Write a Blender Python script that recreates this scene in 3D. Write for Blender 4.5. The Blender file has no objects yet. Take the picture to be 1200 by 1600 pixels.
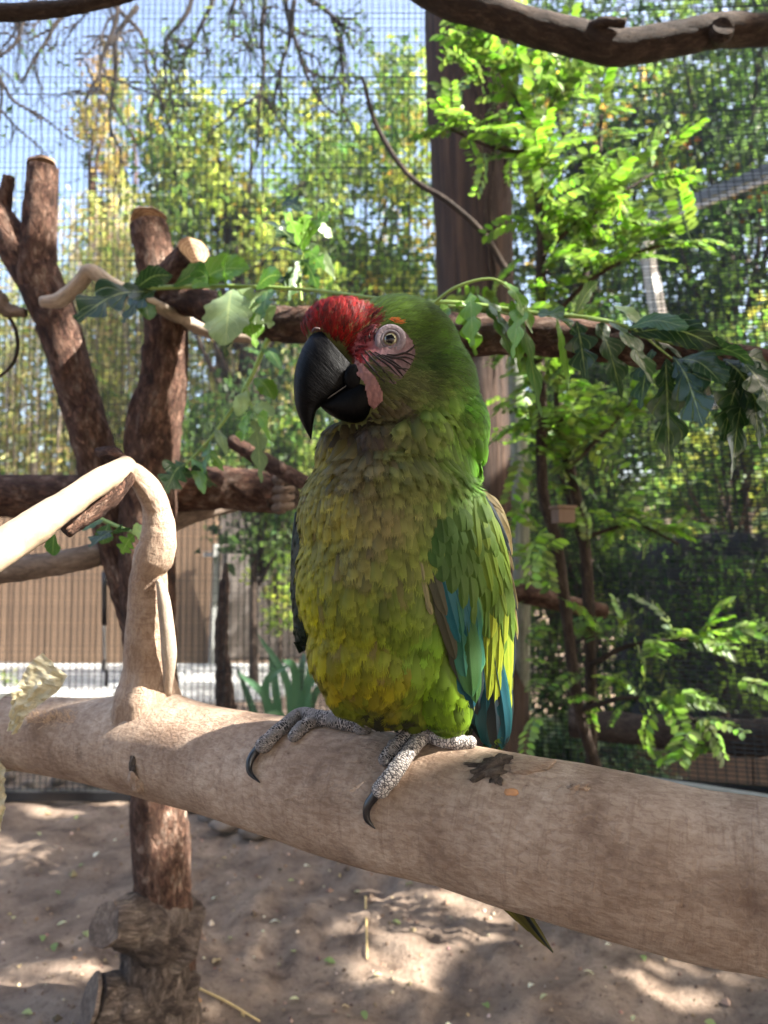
import bpy, bmesh, math, random
import numpy as np
from math import radians, pi, sin, cos
from mathutils import Vector, Matrix
from mathutils.bvhtree import BVHTree

rng = np.random.default_rng(7)
random.seed(7)
sc = bpy.context.scene
COL = sc.collection

# ------------------------------------------------------------------ camera, sky, sun, exposure
F, PITCH, CAM_H = 1164.0, radians(4.0), 0.92          # focal length in photograph pixels, tilt, eye height
cd = bpy.data.cameras.new('camera')
cd.sensor_fit = 'VERTICAL'; cd.sensor_height = 36.0; cd.lens = 36.0 * F / 1600.0
cd.clip_start = 0.02; cd.clip_end = 2000
cd.dof.use_dof = True; cd.dof.focus_distance = 0.60; cd.dof.aperture_fstop = 7.0
cam = bpy.data.objects.new('camera', cd); COL.objects.link(cam)
cam.location = (0, 0, CAM_H); cam.rotation_euler = (pi / 2 + PITCH, 0, 0)
sc.camera = cam

SUN = np.array([0.74, -0.20, 0.66]); SUN = SUN / np.linalg.norm(SUN)   # towards the sun
w = bpy.data.worlds.new('World'); sc.world = w; w.use_nodes = True
wn = w.node_tree
sky = wn.nodes.new('ShaderNodeTexSky'); sky.sky_type = 'NISHITA'; sky.sun_disc = False
sky.sun_elevation = math.asin(SUN[2]); sky.sun_rotation = math.atan2(SUN[0], SUN[1])
sky.air_density = 1.0; sky.dust_density = 7.0; sky.ozone_density = 1.0
wn.nodes['Background'].inputs['Strength'].default_value = 0.15
wn.links.new(sky.outputs[0], wn.nodes['Background'].inputs['Color'])
sl = bpy.data.lights.new('sun', 'SUN'); sl.energy = 4.5; sl.angle = radians(0.5); sl.color = (1.0, 0.95, 0.86)
so = bpy.data.objects.new('sun', sl); COL.objects.link(so)
so.rotation_euler = Vector(SUN).to_track_quat('Z', 'Y').to_euler(); so.location = (3, 1, 6)
sc.view_settings.view_transform = 'Standard'; sc.view_settings.look = 'None'
sc.view_settings.gamma = 1.0; sc.view_settings.exposure = 2.72
sc.view_settings.use_curve_mapping = False
sc.cycles.use_denoising = True
sc.cycles.max_bounces = 8; sc.cycles.diffuse_bounces = 4; sc.cycles.transparent_max_bounces = 8
sc.cycles.sample_clamp_indirect = 6.0

# ------------------------------------------------------------------ pixel -> place
RIGHT = np.array([1.0, 0, 0]); FWD = np.array([0, cos(PITCH), sin(PITCH)]); UP = np.array([0, -sin(PITCH), cos(PITCH)])
EYE = np.array([0, 0, CAM_H])
def ray(px, py): return RIGHT * ((px - 600.0) / F) + FWD + UP * ((800.0 - py) / F)
def P(px, py, d): return EYE + ray(px, py) * d
def G(px, py, z=0.0):
    r = ray(px, py); return EYE + r * ((z - CAM_H) / r[2])
def proj(p):
    q = np.asarray(p) - EYE
    d = q @ FWD
    return 600 + F * (q @ RIGHT) / d, 800 - F * (q @ UP) / d, d
def nrm(v):
    v = np.asarray(v, float); return v / np.maximum(np.linalg.norm(v, axis=-1, keepdims=True), 1e-9)
def srgb(r, g, b):
    c = np.array([r, g, b]) / 255.0
    return np.where(c <= 0.04045, c / 12.92, ((c + 0.055) / 1.055) ** 2.4)

def vnoise(p, seed=0):
    p = np.asarray(p, float); i = np.floor(p).astype(np.int64); f = p - i; f = f * f * (3 - 2 * f)
    def h(dx, dy, dz):
        n = (i[..., 0] + dx) * 374761393 + (i[..., 1] + dy) * 668265263 + (i[..., 2] + dz) * 2147483647 + seed * 974711
        n = (n ^ (n >> 13)) * 1274126177; n = n ^ (n >> 16)
        return (n & 0xffff) / 32767.5 - 1.0
    x0 = lambda y, z: h(0, y, z) * (1 - f[..., 0]) + h(1, y, z) * f[..., 0]
    y0 = lambda z: x0(0, z) * (1 - f[..., 1]) + x0(1, z) * f[..., 1]
    return y0(0) * (1 - f[..., 2]) + y0(1) * f[..., 2]
def fbm(p, o=3, seed=0):
    return sum(vnoise(np.asarray(p) * 2 ** k, seed + k) * 0.5 ** k for k in range(o))

# ------------------------------------------------------------------ objects
def tag(o, label=None, cat=None, group=None, kind=None):
    if label: o['label'] = label
    if cat: o['category'] = cat
    if group: o['group'] = group
    if kind: o['kind'] = kind
    return o
def thing(name, loc, label, cat, group=None):
    o = bpy.data.objects.new(name, None); COL.objects.link(o); o.location = loc; o.empty_display_size = 0.02
    return tag(o, label, cat, group)
def link(name, me, parent=None):
    o = bpy.data.objects.new(name, me); COL.objects.link(o)
    if parent is not None:
        o.parent = parent
        if parent.parent is None: o.matrix_parent_inverse = Matrix.Translation(-Vector(parent.location))
    return o
def mesh(V, faces, mat, cols=None, rest=None, smooth=True, uv=None, name='m'):
    """faces: list of index arrays (each n x k) or a plain list of tuples"""
    V = np.asarray(V, np.float32).reshape(-1, 3)
    me = bpy.data.meshes.new(name)
    if isinstance(faces, np.ndarray): faces = [faces]
    if len(faces) and not isinstance(faces[0], np.ndarray):
        by = {}
        for f in faces: by.setdefault(len(f), []).append(f)
        faces = [np.array(v) for v in by.values()]
    tot = np.concatenate([np.full(len(a), a.shape[1]) for a in faces]).astype(np.int32)
    idx = np.concatenate([a.reshape(-1) for a in faces]).astype(np.int32)
    me.vertices.add(len(V)); me.vertices.foreach_set('co', V.reshape(-1))
    me.loops.add(len(idx)); me.loops.foreach_set('vertex_index', idx)
    me.polygons.add(len(tot)); st = np.concatenate([[0], np.cumsum(tot)[:-1]]).astype(np.int32)
    me.polygons.foreach_set('loop_start', st); me.polygons.foreach_set('loop_total', tot)
    me.polygons.foreach_set('use_smooth', np.full(len(tot), smooth))
    if cols is not None:
        c = np.ones((len(V), 4), np.float32); c[:, :3] = cols
        a = me.attributes.new('Col', 'FLOAT_COLOR', 'POINT'); a.data.foreach_set('color', c.reshape(-1))
    if rest is not None:
        a = me.attributes.new('rest', 'FLOAT_VECTOR', 'POINT'); a.data.foreach_set('vector', np.asarray(rest, np.float32).reshape(-1))
    if uv is not None:
        u = me.uv_layers.new(name='UVMap'); u.data.foreach_set('uv', np.asarray(uv, np.float32)[idx].reshape(-1))
    me.update(calc_edges=True); me.validate()
    if mat: me.materials.append(mat)
    return me
class Acc:
    """collects vertices and faces of one mesh"""
    def __init__(s): s.V = []; s.F = []; s.C = []; s.R = []; s.n = 0
    def add(s, V, Fs, C=None, R=None):
        V = np.asarray(V, float)
        for f in (Fs if isinstance(Fs, list) else [Fs]): s.F.append(np.asarray(f) + s.n)
        s.V.append(V); s.n += len(V)
        if C is not None: s.C.append(np.broadcast_to(C, (len(V), 3)))
        if R is not None: s.R.append(R)
    def mesh(s, mat, smooth=True):
        return mesh(np.concatenate(s.V), s.F, mat, np.concatenate(s.C) if s.C else None, np.concatenate(s.R) if s.R else None, smooth)

def spline(pts, m):
    p = np.asarray(pts, float)
    if len(p) == 2: t = np.linspace(0, 1, m)[:, None]; return p[0] * (1 - t) + p[1] * t
    q = np.vstack([2 * p[0] - p[1], p, 2 * p[-1] - p[-2]])
    out = []
    for x in np.linspace(0, len(p) - 1 - 1e-9, m):
        i = int(x); t = x - i; a, b, c, d = q[i:i + 4]
        out.append(0.5 * (2 * b + (c - a) * t + (2 * a - 5 * b + 4 * c - d) * t * t + (3 * b - a - 3 * c + d) * t ** 3))
    return np.array(out)
def frames(p):
    t = nrm(np.gradient(p, axis=0)); n = np.zeros_like(p)
    a = np.array([0, 0, 1.0]) if abs(t[0][2]) < 0.9 else np.array([1.0, 0, 0])
    n[0] = nrm(np.cross(t[0], a))
    for i in range(1, len(p)):
        v = n[i - 1] - t[i] * (n[i - 1] @ t[i]); n[i] = nrm(v)
    return t, n, np.cross(t, n)
def tube(pts, rad, m=24, seg=14, amp=0.0, freq=8.0, seed=0, caps=(True, True), lump=0.0):
    p = spline(pts, m); r = np.interp(np.linspace(0, 1, m), np.linspace(0, 1, len(rad)), rad)
    t, n, b = frames(p); L = np.concatenate([[0], np.cumsum(np.linalg.norm(np.diff(p, axis=0), axis=1))])
    a = np.linspace(0, 2 * pi, seg, endpoint=False)
    dirs = n[:, None] * np.cos(a)[None, :, None] + b[:, None] * np.sin(a)[None, :, None]
    rest = np.stack([r[:, None] * np.cos(a), r[:, None] * np.sin(a), np.repeat(L[:, None], seg, 1)], -1)
    R = np.repeat(r[:, None], seg, 1)
    if amp: R = R * (1 + amp * fbm(rest * freq / max(r.mean(), 1e-4) * 0.25, 3, seed))
    if lump: R = R * (1 + lump * vnoise(rest * 1.2 / max(r.mean(), 1e-4) * np.array([.6, .6, .35]), seed + 9))
    V = (p[:, None] + dirs * R[..., None]).reshape(-1, 3)
    i, j = np.meshgrid(np.arange(m - 1), np.arange(seg), indexing='ij')
    q = np.stack([i * seg + j, i * seg + (j + 1) % seg, (i + 1) * seg + (j + 1) % seg, (i + 1) * seg + j], -1).reshape(-1, 4)
    Fs = [q]; R3 = rest.reshape(-1, 3)
    for e, k in ((0, 0), (1, m - 1)):
        if caps[e]:
            V = np.vstack([V, p[k]]); R3 = np.vstack([R3, [0, 0, L[k]]]); c = len(V) - 1
            ring = np.arange(seg) + k * seg; nx = np.roll(ring, -1)
            Fs.append(np.stack([np.full(seg, c), nx, ring] if e == 0 else [np.full(seg, c), ring, nx], -1))
    return V, Fs, R3
def tube_obj(name, pts, rad, mat, parent=None, **k):
    V, Fs, R = tube(pts, rad, **k)
    return link(name, mesh(V, Fs, mat, rest=R), parent)
def disc(name, c, nvec, r, mat, parent, th=0.004, seed=0):
    nvec = nrm(nvec); a = nrm(np.cross(nvec, [0.3, 0.5, 0.8])); b = np.cross(nvec, a); k = 20
    an = np.linspace(0, 2 * pi, k, endpoint=False); rr = r * (1 + 0.07 * np.sin(3 * an + seed) + 0.04 * np.sin(7 * an))
    ring = np.outer(np.cos(an) * rr, a) + np.outer(np.sin(an) * rr, b)
    c = np.asarray(c, float)
    V = np.vstack([c + ring - nvec * 0.003, c + ring * 0.97 + nvec * th, c + nvec * th])
    i = np.arange(k); j = (i + 1) % k
    rest = np.vstack([np.stack([np.cos(an) * rr, np.sin(an) * rr, 0 * an], -1)] * 2 + [np.zeros((1, 3))])
    return link(name, mesh(V, [np.stack([i, j, k + j, k + i], -1), np.stack([k + i, k + j, np.full(k, 2 * k)], -1)], mat, rest=rest, smooth=False), parent)
def box(c, s, rz=0.0):
    c = np.asarray(c, float); s = np.asarray(s, float) / 2
    v = np.array([[x, y, z] for x in (-1, 1) for y in (-1, 1) for z in (-1, 1)]) * s
    m = np.array([[cos(rz), -sin(rz), 0], [sin(rz), cos(rz), 0], [0, 0, 1]])
    f = np.array([[0, 1, 3, 2], [4, 6, 7, 5], [0, 4, 5, 1], [2, 3, 7, 6], [0, 2, 6, 4], [1, 5, 7, 3]])
    return v @ m.T + c, f
def bar(a, b, wx, wy, upv=(0, 0, 1)):
    a = np.asarray(a, float); b = np.asarray(b, float); t = nrm(b - a); s = nrm(np.cross(t, upv)); u = np.cross(s, t)
    V = np.array([e + s * x * wx / 2 + u * y * wy / 2 for e in (a, b) for x, y in ((-1, -1), (1, -1), (1, 1), (-1, 1))])
    f = np.array([[3, 2, 1, 0], [4, 5, 6, 7], [0, 1, 5, 4], [1, 2, 6, 5], [2, 3, 7, 6], [3, 0, 4, 7]])
    return V, f

# ------------------------------------------------------------------ materials
class NT:
    def __init__(s, name):
        s.m = bpy.data.materials.new(name); s.m.use_nodes = True; s.t = s.m.node_tree; s.b = s.t.nodes['Principled BSDF']
        s.out = s.t.nodes['Material Output']
    def n(s, typ, **k):
        x = s.t.nodes.new('ShaderNode' + typ)
        for a, v in k.items():
            if hasattr(x, a) and a not in x.inputs: setattr(x, a, v)
            else: s.set(x.inputs[a], v)
        return x
    def set(s, inp, v):
        if isinstance(v, bpy.types.NodeSocket): s.t.links.new(v, inp)
        elif isinstance(v, np.ndarray) or isinstance(v, tuple):
            v = tuple(float(q) for q in v)
            inp.default_value = v + (1.0,) if inp.type == 'RGBA' and len(v) == 3 else v
        else: inp.default_value = v
    def p(s, **k):
        for a, v in k.items(): s.set(s.b.inputs[a.replace('_', ' ')], v)
    def attr(s, name): return s.n('Attribute', attribute_name=name)
    def vec(s, src, scale): return s.n('Mapping', Vector=src, Scale=scale).outputs[0]
    def noise(s, v, scale, detail=4.0, rough=0.55, dist=0.0):
        return s.n('TexNoise', Vector=v, Scale=scale, Detail=detail, Roughness=rough, Distortion=dist).outputs['Fac']
    def ramp(s, fac, stops):
        r = s.n('ValToRGB', Fac=fac); e = r.color_ramp.elements
        while len(e) < len(stops): e.new(0.5)
        for q, (pos, c) in zip(e, stops): q.position = pos; q.color = tuple(float(z) for z in c) + (1.0,)
        return r.outputs['Color']
    def mix(s, f, a, b, blend='MIX'):
        x = s.t.nodes.new('ShaderNodeMix'); x.data_type = 'RGBA'; x.blend_type = blend
        s.set(x.inputs[0], f); s.set(x.inputs[6], a); s.set(x.inputs[7], b); return x.outputs[2]
    def math(s, op, a, b=0.0):
        x = s.n('Math', operation=op); s.set(x.inputs[0], a); s.set(x.inputs[1], b); return x.outputs[0]
    def bump(s, h, strength, dist):
        x = s.n('Bump', Height=h, Strength=strength, Distance=dist); s.p(Normal=x.outputs[0]); return x
def leaf_mat(name, trans=0.45, rough=0.45, sat=1.0, spec=0.4):
    t = NT(name); a = t.attr('Col').outputs['Color']
    t.p(Base_Color=a, Roughness=rough); t.b.inputs['Specular IOR Level'].default_value = spec
    y = t.mix(1.0, a, (1.2, 1.3, 0.8), 'MULTIPLY')
    tr = t.n('BsdfTranslucent', Color=y); mx = t.n('MixShader', Fac=trans)
    t.t.links.new(t.b.outputs[0], mx.inputs[1]); t.t.links.new(tr.outputs[0], mx.inputs[2]); t.t.links.new(mx.outputs[0], t.out.inputs[0])
    return t.m
def vein_leaf_mat(name):
    t = NT(name); a = t.attr('Col').outputs['Color']; sx = t.n('SeparateXYZ', Vector=t.n('UVMap').outputs[0]); x, y = sx.outputs[0], sx.outputs[1]
    s = t.math('SUBTRACT', t.math('MULTIPLY', y, 9.0), t.math('MULTIPLY', t.math('ABSOLUTE', x), 1.6)); fr = t.math('ABSOLUTE', t.math('SUBTRACT', t.math('FRACT', s), 0.5))
    vn = t.ramp(fr, [(0.0, (1, 1, 1)), (0.09, (0, 0, 0))]); md = t.ramp(t.math('ABSOLUTE', x), [(0.0, (1, 1, 1)), (0.07, (0, 0, 0))])
    nz = t.noise(t.n('TexCoord').outputs['Object'], 70, 4); c = t.mix(nz, t.mix(1.0, a, (0.68, 0.74, 0.7), 'MULTIPLY'), t.mix(1.0, a, (1.2, 1.15, 1.1), 'MULTIPLY'))
    c = t.mix(t.math('MULTIPLY', vn, 0.28), c, srgb(168, 186, 120)); c = t.mix(t.math('MULTIPLY', md, 0.6), c, srgb(176, 190, 128))
    t.p(Base_Color=c, Roughness=0.33); t.b.inputs['Specular IOR Level'].default_value = 0.55
    t.bump(t.math('SUBTRACT', t.math('MULTIPLY', nz, 0.6), vn), 0.6, 0.002)
    tr = t.n('BsdfTranslucent', Color=t.mix(1.0, c, (1.3, 1.5, 0.7), 'MULTIPLY')); mx = t.n('MixShader', Fac=0.36)
    t.t.links.new(t.b.outputs[0], mx.inputs[1]); t.t.links.new(tr.outputs[0], mx.inputs[2]); t.t.links.new(mx.outputs[0], t.out.inputs[0])
    return t.m
def bark_mat(name, stops, plate=40.0, along=0.35, bump=0.9, dist=0.004, rough=0.85):
    t = NT(name); r = t.attr('rest').outputs['Vector']
    v = t.vec(r, (1, 1, along)); n1 = t.noise(v, plate, 6, 0.65, 0.4); n2 = t.noise(r, plate * 0.22, 3)
    vo = t.n('TexVoronoi', Vector=t.n('MixRGB', blend_type='ADD', Fac=0.11, Color1=v, Color2=n1).outputs[0], Scale=plate * 1.3, feature='DISTANCE_TO_EDGE').outputs['Distance']
    cr = t.math('MINIMUM', t.math('MULTIPLY', vo, 5.0), 1.0)
    f = t.math('ADD', t.math('MULTIPLY', n1, 0.62), t.math('MULTIPLY', n2, 0.38))
    c = t.ramp(f, stops); c = t.mix(t.math('MULTIPLY', t.math('SUBTRACT', 1.0, cr), 0.5), c, tuple(np.array(stops[0][1]) * 0.45))
    t.p(Base_Color=c, Roughness=rough); t.b.inputs['Specular IOR Level'].default_value = 0.25
    t.bump(t.math('ADD', t.math('MULTIPLY', cr, 0.5), n1), bump, dist)
    return t.m
M = {}
M['leaf'] = leaf_mat('leaf'); M['leaf_vein'] = vein_leaf_mat('veined_leaf'); M['leaf_gloss'] = leaf_mat('glossy_leaf', 0.38, 0.3, spec=0.55); M['leaf_far'] = leaf_mat('far_leaf', 0.58, 0.5, spec=0.3)
M['bark_red'] = bark_mat('red_brown_bark', [(0.34, srgb(44, 30, 26)), (0.45, srgb(92, 64, 52)), (0.54, srgb(124, 94, 78)), (0.66, srgb(176, 154, 138))], 64.0, 0.45, 1.0, 0.014)
M['bark_grey'] = bark_mat('grey_bark', [(0.3, srgb(80, 68, 60)), (0.5, srgb(128, 112, 100)), (0.7, srgb(165, 150, 136))], 70.0, 0.3, 0.5, 0.002)
M['bark_dark'] = bark_mat('dark_bark', [(0.3, srgb(32, 27, 25)), (0.5, srgb(68, 57, 50)), (0.7, srgb(104, 90, 80))], 60.0, 0.4, 0.8, 0.004)
M['bark_mid'] = bark_mat('weathered_bark', [(0.34, srgb(46, 38, 34)), (0.46, srgb(86, 73, 65)), (0.56, srgb(116, 102, 92)), (0.68, srgb(146, 132, 120))], 60.0, 0.45, 0.9, 0.006)
M['bark_pale'] = bark_mat('pale_smooth_bark', [(0.3, srgb(140, 124, 108)), (0.5, srgb(172, 157, 140)), (0.7, srgb(196, 183, 166))], 60.0, 0.25, 0.3, 0.0015)

def log_material():
    t = NT('perch_log_bark'); r = t.attr('rest').outputs['Vector']
    lng = t.vec(r, (1, 1, 0.5)); circ = t.vec(r, (0.10, 0.10, 1.0))
    n1 = t.noise(lng, 230, 7, 0.68, 0.5); n2 = t.noise(r, 14, 4, 0.6); n3 = t.noise(circ, 260, 5, 0.7); n4 = t.noise(lng, 420, 3, 0.6)
    c = t.ramp(n2, [(0.3, srgb(134, 110, 92)), (0.44, srgb(163, 140, 120)), (0.58, srgb(182, 160, 140)), (0.72, srgb(198, 179, 160))])
    c = t.mix(t.ramp(n1, [(0.42, (0, 0, 0)), (0.58, (1, 1, 1))]), t.mix(1.0, c, (0.74, 0.70, 0.68), 'MULTIPLY'), c)
    crk = t.ramp(n1, [(0.30, (1, 1, 1)), (0.36, (0, 0, 0))])
    c = t.mix(t.math('MULTIPLY', crk, 0.7), c, srgb(92, 70, 56))
    c = t.mix(t.math('MULTIPLY', t.ramp(n3, [(0.52, (0, 0, 0)), (0.68, (1, 1, 1))]), 0.42), c, srgb(122, 98, 82))
    st = t.ramp(t.noise(r, 33, 5, 0.7), [(0.56, (0, 0, 0)), (0.72, (1, 1, 1))])
    c = t.mix(t.math('MULTIPLY', st, 0.5), c, srgb(96, 78, 68))
    t.p(Base_Color=c, Roughness=0.8); t.b.inputs['Specular IOR Level'].default_value = 0.3
    h = t.math('ADD', t.math('MULTIPLY', n1, 1.0), t.math('ADD', t.math('MULTIPLY', n4, 0.35), t.math('MULTIPLY', n3, 0.6)))
    t.bump(h, 0.95, 0.0028)
    return t.m
M['log'] = log_material()
def simple(name, col, rough=0.7, noise=0.0, scale=60.0, metal=0.0, bump=0.0, spec=0.4, coord='Object'):
    t = NT(name); v = t.n('TexCoord').outputs[coord]
    n = t.noise(v, scale, 5, 0.6)
    col = np.asarray(col, float)
    c = t.ramp(n, [(0.3, col * (1 - noise)), (0.7, np.minimum(col * (1 + noise), 1))])
    t.p(Base_Color=c, Roughness=rough, Metallic=metal); t.b.inputs['Specular IOR Level'].default_value = spec
    if bump: t.bump(n, bump, 0.004)
    return t.m
def wood_end():
    t = NT('sawn_wood'); r = t.attr('rest').outputs['Vector']
    l = t.n('VectorMath', operation='LENGTH', Vector=r).outputs['Value']
    wv = t.math('SINE', t.math('ADD', t.math('MULTIPLY', l, 900.0), t.math('MULTIPLY', t.noise(r, 60, 3), 9.0)))
    c = t.mix(t.math('MULTIPLY', t.math('ADD', wv, 1.0), 0.5), srgb(150, 120, 92), srgb(188, 160, 130))
    c = t.mix(t.ramp(t.noise(r, 45, 4), [(0.45, (0, 0, 0)), (0.7, (1, 1, 1))]), c, srgb(120, 95, 76))
    t.p(Base_Color=c, Roughness=0.85); t.bump(wv, 0.2, 0.001)
    return t.m
M['cut'] = wood_end()
M['cut_old'] = bark_mat('weathered_cut', [(.3, srgb(70, 58, 50)), (.5, srgb(112, 96, 84)), (.7, srgb(140, 124, 110))], 60., 1., .5, .002)
M['wire'] = simple('wire', srgb(40, 42, 42), 0.5, 0.1, metal=0.3)
M['metal_grey'] = simple('galvanised_metal', srgb(150, 152, 150), 0.45, 0.1, 30, 0.4)
M['metal_white'] = simple('white_painted_metal', srgb(225, 226, 224), 0.4, 0.04, 30)
M['metal_black'] = simple('black_metal', srgb(38, 38, 40), 0.4, 0.2, 90, 0.2)
M['concrete'] = simple('concrete', srgb(150, 150, 148), 0.9, 0.12, 3.0, bump=0.2)
M['cloth'] = simple('shade_cloth', srgb(58, 58, 60), 0.9, 0.2, 20, spec=0.15)
M['straw'] = simple('straw', srgb(205, 178, 120), 0.6, 0.15, 120)
M['rock'] = simple('rock', srgb(110, 98, 88), 0.9, 0.3, 18, bump=0.5)
M['render'] = simple('pale_wall_render', srgb(225, 215, 195), 0.9, 0.08, 4)
def board_mat(name, col):
    t = NT(name); v = t.n('TexCoord').outputs['Object']; rnd = t.n('ObjectInfo').outputs['Random']
    g = t.noise(t.vec(v, (9, 9, 0.5)), 12, 5, 0.6, 0.6); col = np.asarray(col)
    c = t.ramp(g, [(0.3, col * 0.65), (0.55, col), (0.75, np.minimum(col * 1.25, 1))])
    c = t.mix(t.math('MULTIPLY', rnd, 0.45), c, tuple(col * np.array([0.72, 0.70, 0.7])))
    t.p(Base_Color=c, Roughness=0.85); t.bump(g, 0.4, 0.004)
    return t.m
M['board'] = board_mat('fence_board', srgb(116, 94, 74)); M['board_grey'] = board_mat('weathered_board', srgb(104, 98, 94))
M['pole'] = board_mat('pole_wood', srgb(86, 66, 56)); M['timber'] = board_mat('sleeper_wood', srgb(112, 92, 76))

# ------------------------------------------------------------------ ground
def ground():
    def axis(a, b, c, n, k):
        t = np.linspace(-1, 1, n); s = np.sinh(t * k) / math.sinh(k)
        return np.where(s < 0, c + s * (c - a), c + s * (b - c))
    xs = axis(-400, 400, -0.2, 330, 7.5); ys = axis(-400, 900, 1.7, 330, 7.5)
    X, Y = np.meshgrid(xs, ys, indexing='ij'); p = np.stack([X, Y, 0 * X], -1)
    near = np.exp(-((X + 0.1) ** 2 + (Y - 1.8) ** 2) / 9.0)
    Z = near * (0.022 * fbm(p * 3.2, 3, 1) + 0.013 * fbm(p * 14, 3, 5) + 0.005 * fbm(p * 45, 2, 8) - 0.006)
    Z -= near * 0.012 * np.clip(vnoise(p * 8, 21) - 0.35, 0, 1) * 2
    V = np.stack([X, Y, Z], -1).reshape(-1, 3); n = len(xs); m = len(ys)
    i, j = np.meshgrid(np.arange(n - 1), np.arange(m - 1), indexing='ij'); a = (i * m + j).reshape(-1)
    t = NT('dry_dirt'); v = t.n('TexCoord').outputs['Object']
    n1 = t.noise(v, 1.6, 5, 0.6); n2 = t.noise(v, 9, 6, 0.65, 0.3); n3 = t.noise(v, 60, 5, 0.7); n4 = t.noise(v, 260, 3, 0.6)
    c = t.ramp(n2, [(0.3, srgb(76, 62, 52)), (0.46, srgb(122, 105, 91)), (0.58, srgb(142, 124, 108)), (0.74, srgb(164, 146, 128))])
    c = t.mix(t.math('MULTIPLY', t.ramp(n1, [(0.4, (0, 0, 0)), (0.65, (1, 1, 1))]), 0.5), c, srgb(104, 92, 84))
    c = t.mix(t.math('MULTIPLY', t.ramp(n3, [(0.30, (1, 1, 1)), (0.46, (0, 0, 0))]), 0.65), c, srgb(64, 50, 42))
    c = t.mix(t.math('MULTIPLY', t.ramp(n4, [(0.66, (0, 0, 0)), (0.74, (1, 1, 1))]), 0.5), c, srgb(188, 172, 152))
    t.p(Base_Color=c, Roughness=0.95); t.b.inputs['Specular IOR Level'].default_value = 0.15
    t.bump(t.math('ADD', t.math('MULTIPLY', n3, 1.0), t.math('ADD', t.math('MULTIPLY', n4, 0.35), n2)), 0.9, 0.012)
    o = link('ground', mesh(V, np.stack([a, a + m, a + m + 1, a + 1], -1), t.m))
    tag(o, kind='structure'); return o
GROUND = ground()
gv = BVHTree.FromObject(GROUND, bpy.context.evaluated_depsgraph_get())
def gz(x, y):
    h = gv.ray_cast(Vector((x, y, 2)), Vector((0, 0, -1))); return h[0].z if h[0] else 0.0

def flat(name, poly, z, mat, th=0.06):
    n = len(poly); top = np.array([[q[0], q[1], z] for q in poly]); bot = top - [0, 0, th]
    V = np.vstack([top, bot]); i = list(range(n))
    Fs = [tuple(i), tuple(n + k for k in reversed(i))] + [(k, n + k, n + (k + 1) % n, (k + 1) % n) for k in i]
    return link(name, mesh(V, Fs, mat, smooth=False))
o = flat('concrete_path', [G(-1500, 1108), G(170, 1108), G(420, 1096), G(520, 1070), G(560, 1040), G(-1500, 1036)], 0.02, M['concrete'])
tag(o, kind='structure')

# ------------------------------------------------------------------ leaf clouds
def leaf_cloud(C, D, N, L, W, cols, fold=0.25, curl=0.15):
    """many small leaves as one mesh: base, two shoulders, tip, folded on the midrib"""
    C = np.asarray(C); D = nrm(D); S = nrm(np.cross(D, N)); U = np.cross(S, D); n = len(C)
    L = np.broadcast_to(np.asarray(L, float), (n,))[:, None]; W = np.broadcast_to(np.asarray(W, float), (n,))[:, None]
    mid = C + D * L * 0.42
    V = np.stack([C, mid - S * W / 2 + U * W * fold, C + D * L - U * L * curl, mid + S * W / 2 + U * W * fold], 1)
    i = np.arange(n) * 4
    Fs = np.concatenate([np.stack([i, i + 2, i + 1], -1), np.stack([i, i + 3, i + 2], -1)])
    return V.reshape(-1, 3), Fs, np.repeat(cols, 4, 0)
def palette(n, pal, wts=None, jit=0.18):
    pal = np.asarray(pal); k = rng.choice(len(pal), n, p=wts)
    return np.clip(pal[k] * (1 + jit * rng.standard_normal((n, 1))) * (1 + 0.08 * rng.standard_normal((n, 3))), 0.005, 0.9)
def rand_dirs(n): return nrm(rng.standard_normal((n, 3)))
def blob_leaves(blobs, n_clump, per, spread, L, pal, wts=None, droop=0.5, shell=0.55, ratio=0.5, lvar=0.3):
    """blobs: (centre, radii); clumps sit towards the outside of each blob, with gaps between"""
    vol = np.array([np.prod(b[1]) ** 0.67 for b in blobs]); vol /= vol.sum()
    Cs, Ks = [], []
    for (c, r), v in zip(blobs, vol):
        k = max(3, int(n_clump * v)); q = rand_dirs(k) * (shell + (1 - shell) * rng.random((k, 1)) ** 0.5)
        Cs.append(np.asarray(c) + q * np.asarray(r)); Ks.append(palette(k, pal, wts, 0.22))
    cl = np.concatenate(Cs); kc = np.concatenate(Ks); n = len(cl) * per
    p = np.repeat(cl, per, 0) + rng.standard_normal((n, 3)) * spread
    d = rand_dirs(n) + np.array([0, 0, -droop]); nn = rand_dirs(n) + np.array([0, 0, 0.9])
    l = L * (1 + lvar * rng.standard_normal(n)).clip(0.4, 1.8)
    c = np.repeat(kc, per, 0) * (1 + 0.15 * rng.standard_normal((n, 1)))
    return p, d, nn, l, l * ratio, np.clip(c, 0.004, 0.9), cl
G_Y = srgb(160, 168, 88); G_L = srgb(118, 140, 72); G_M = srgb(88, 112, 64); G_D = srgb(62, 84, 52); G_K = srgb(44, 60, 44); G_DRY = srgb(188, 160, 88); G_OL = srgb(160, 158, 92)
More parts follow.
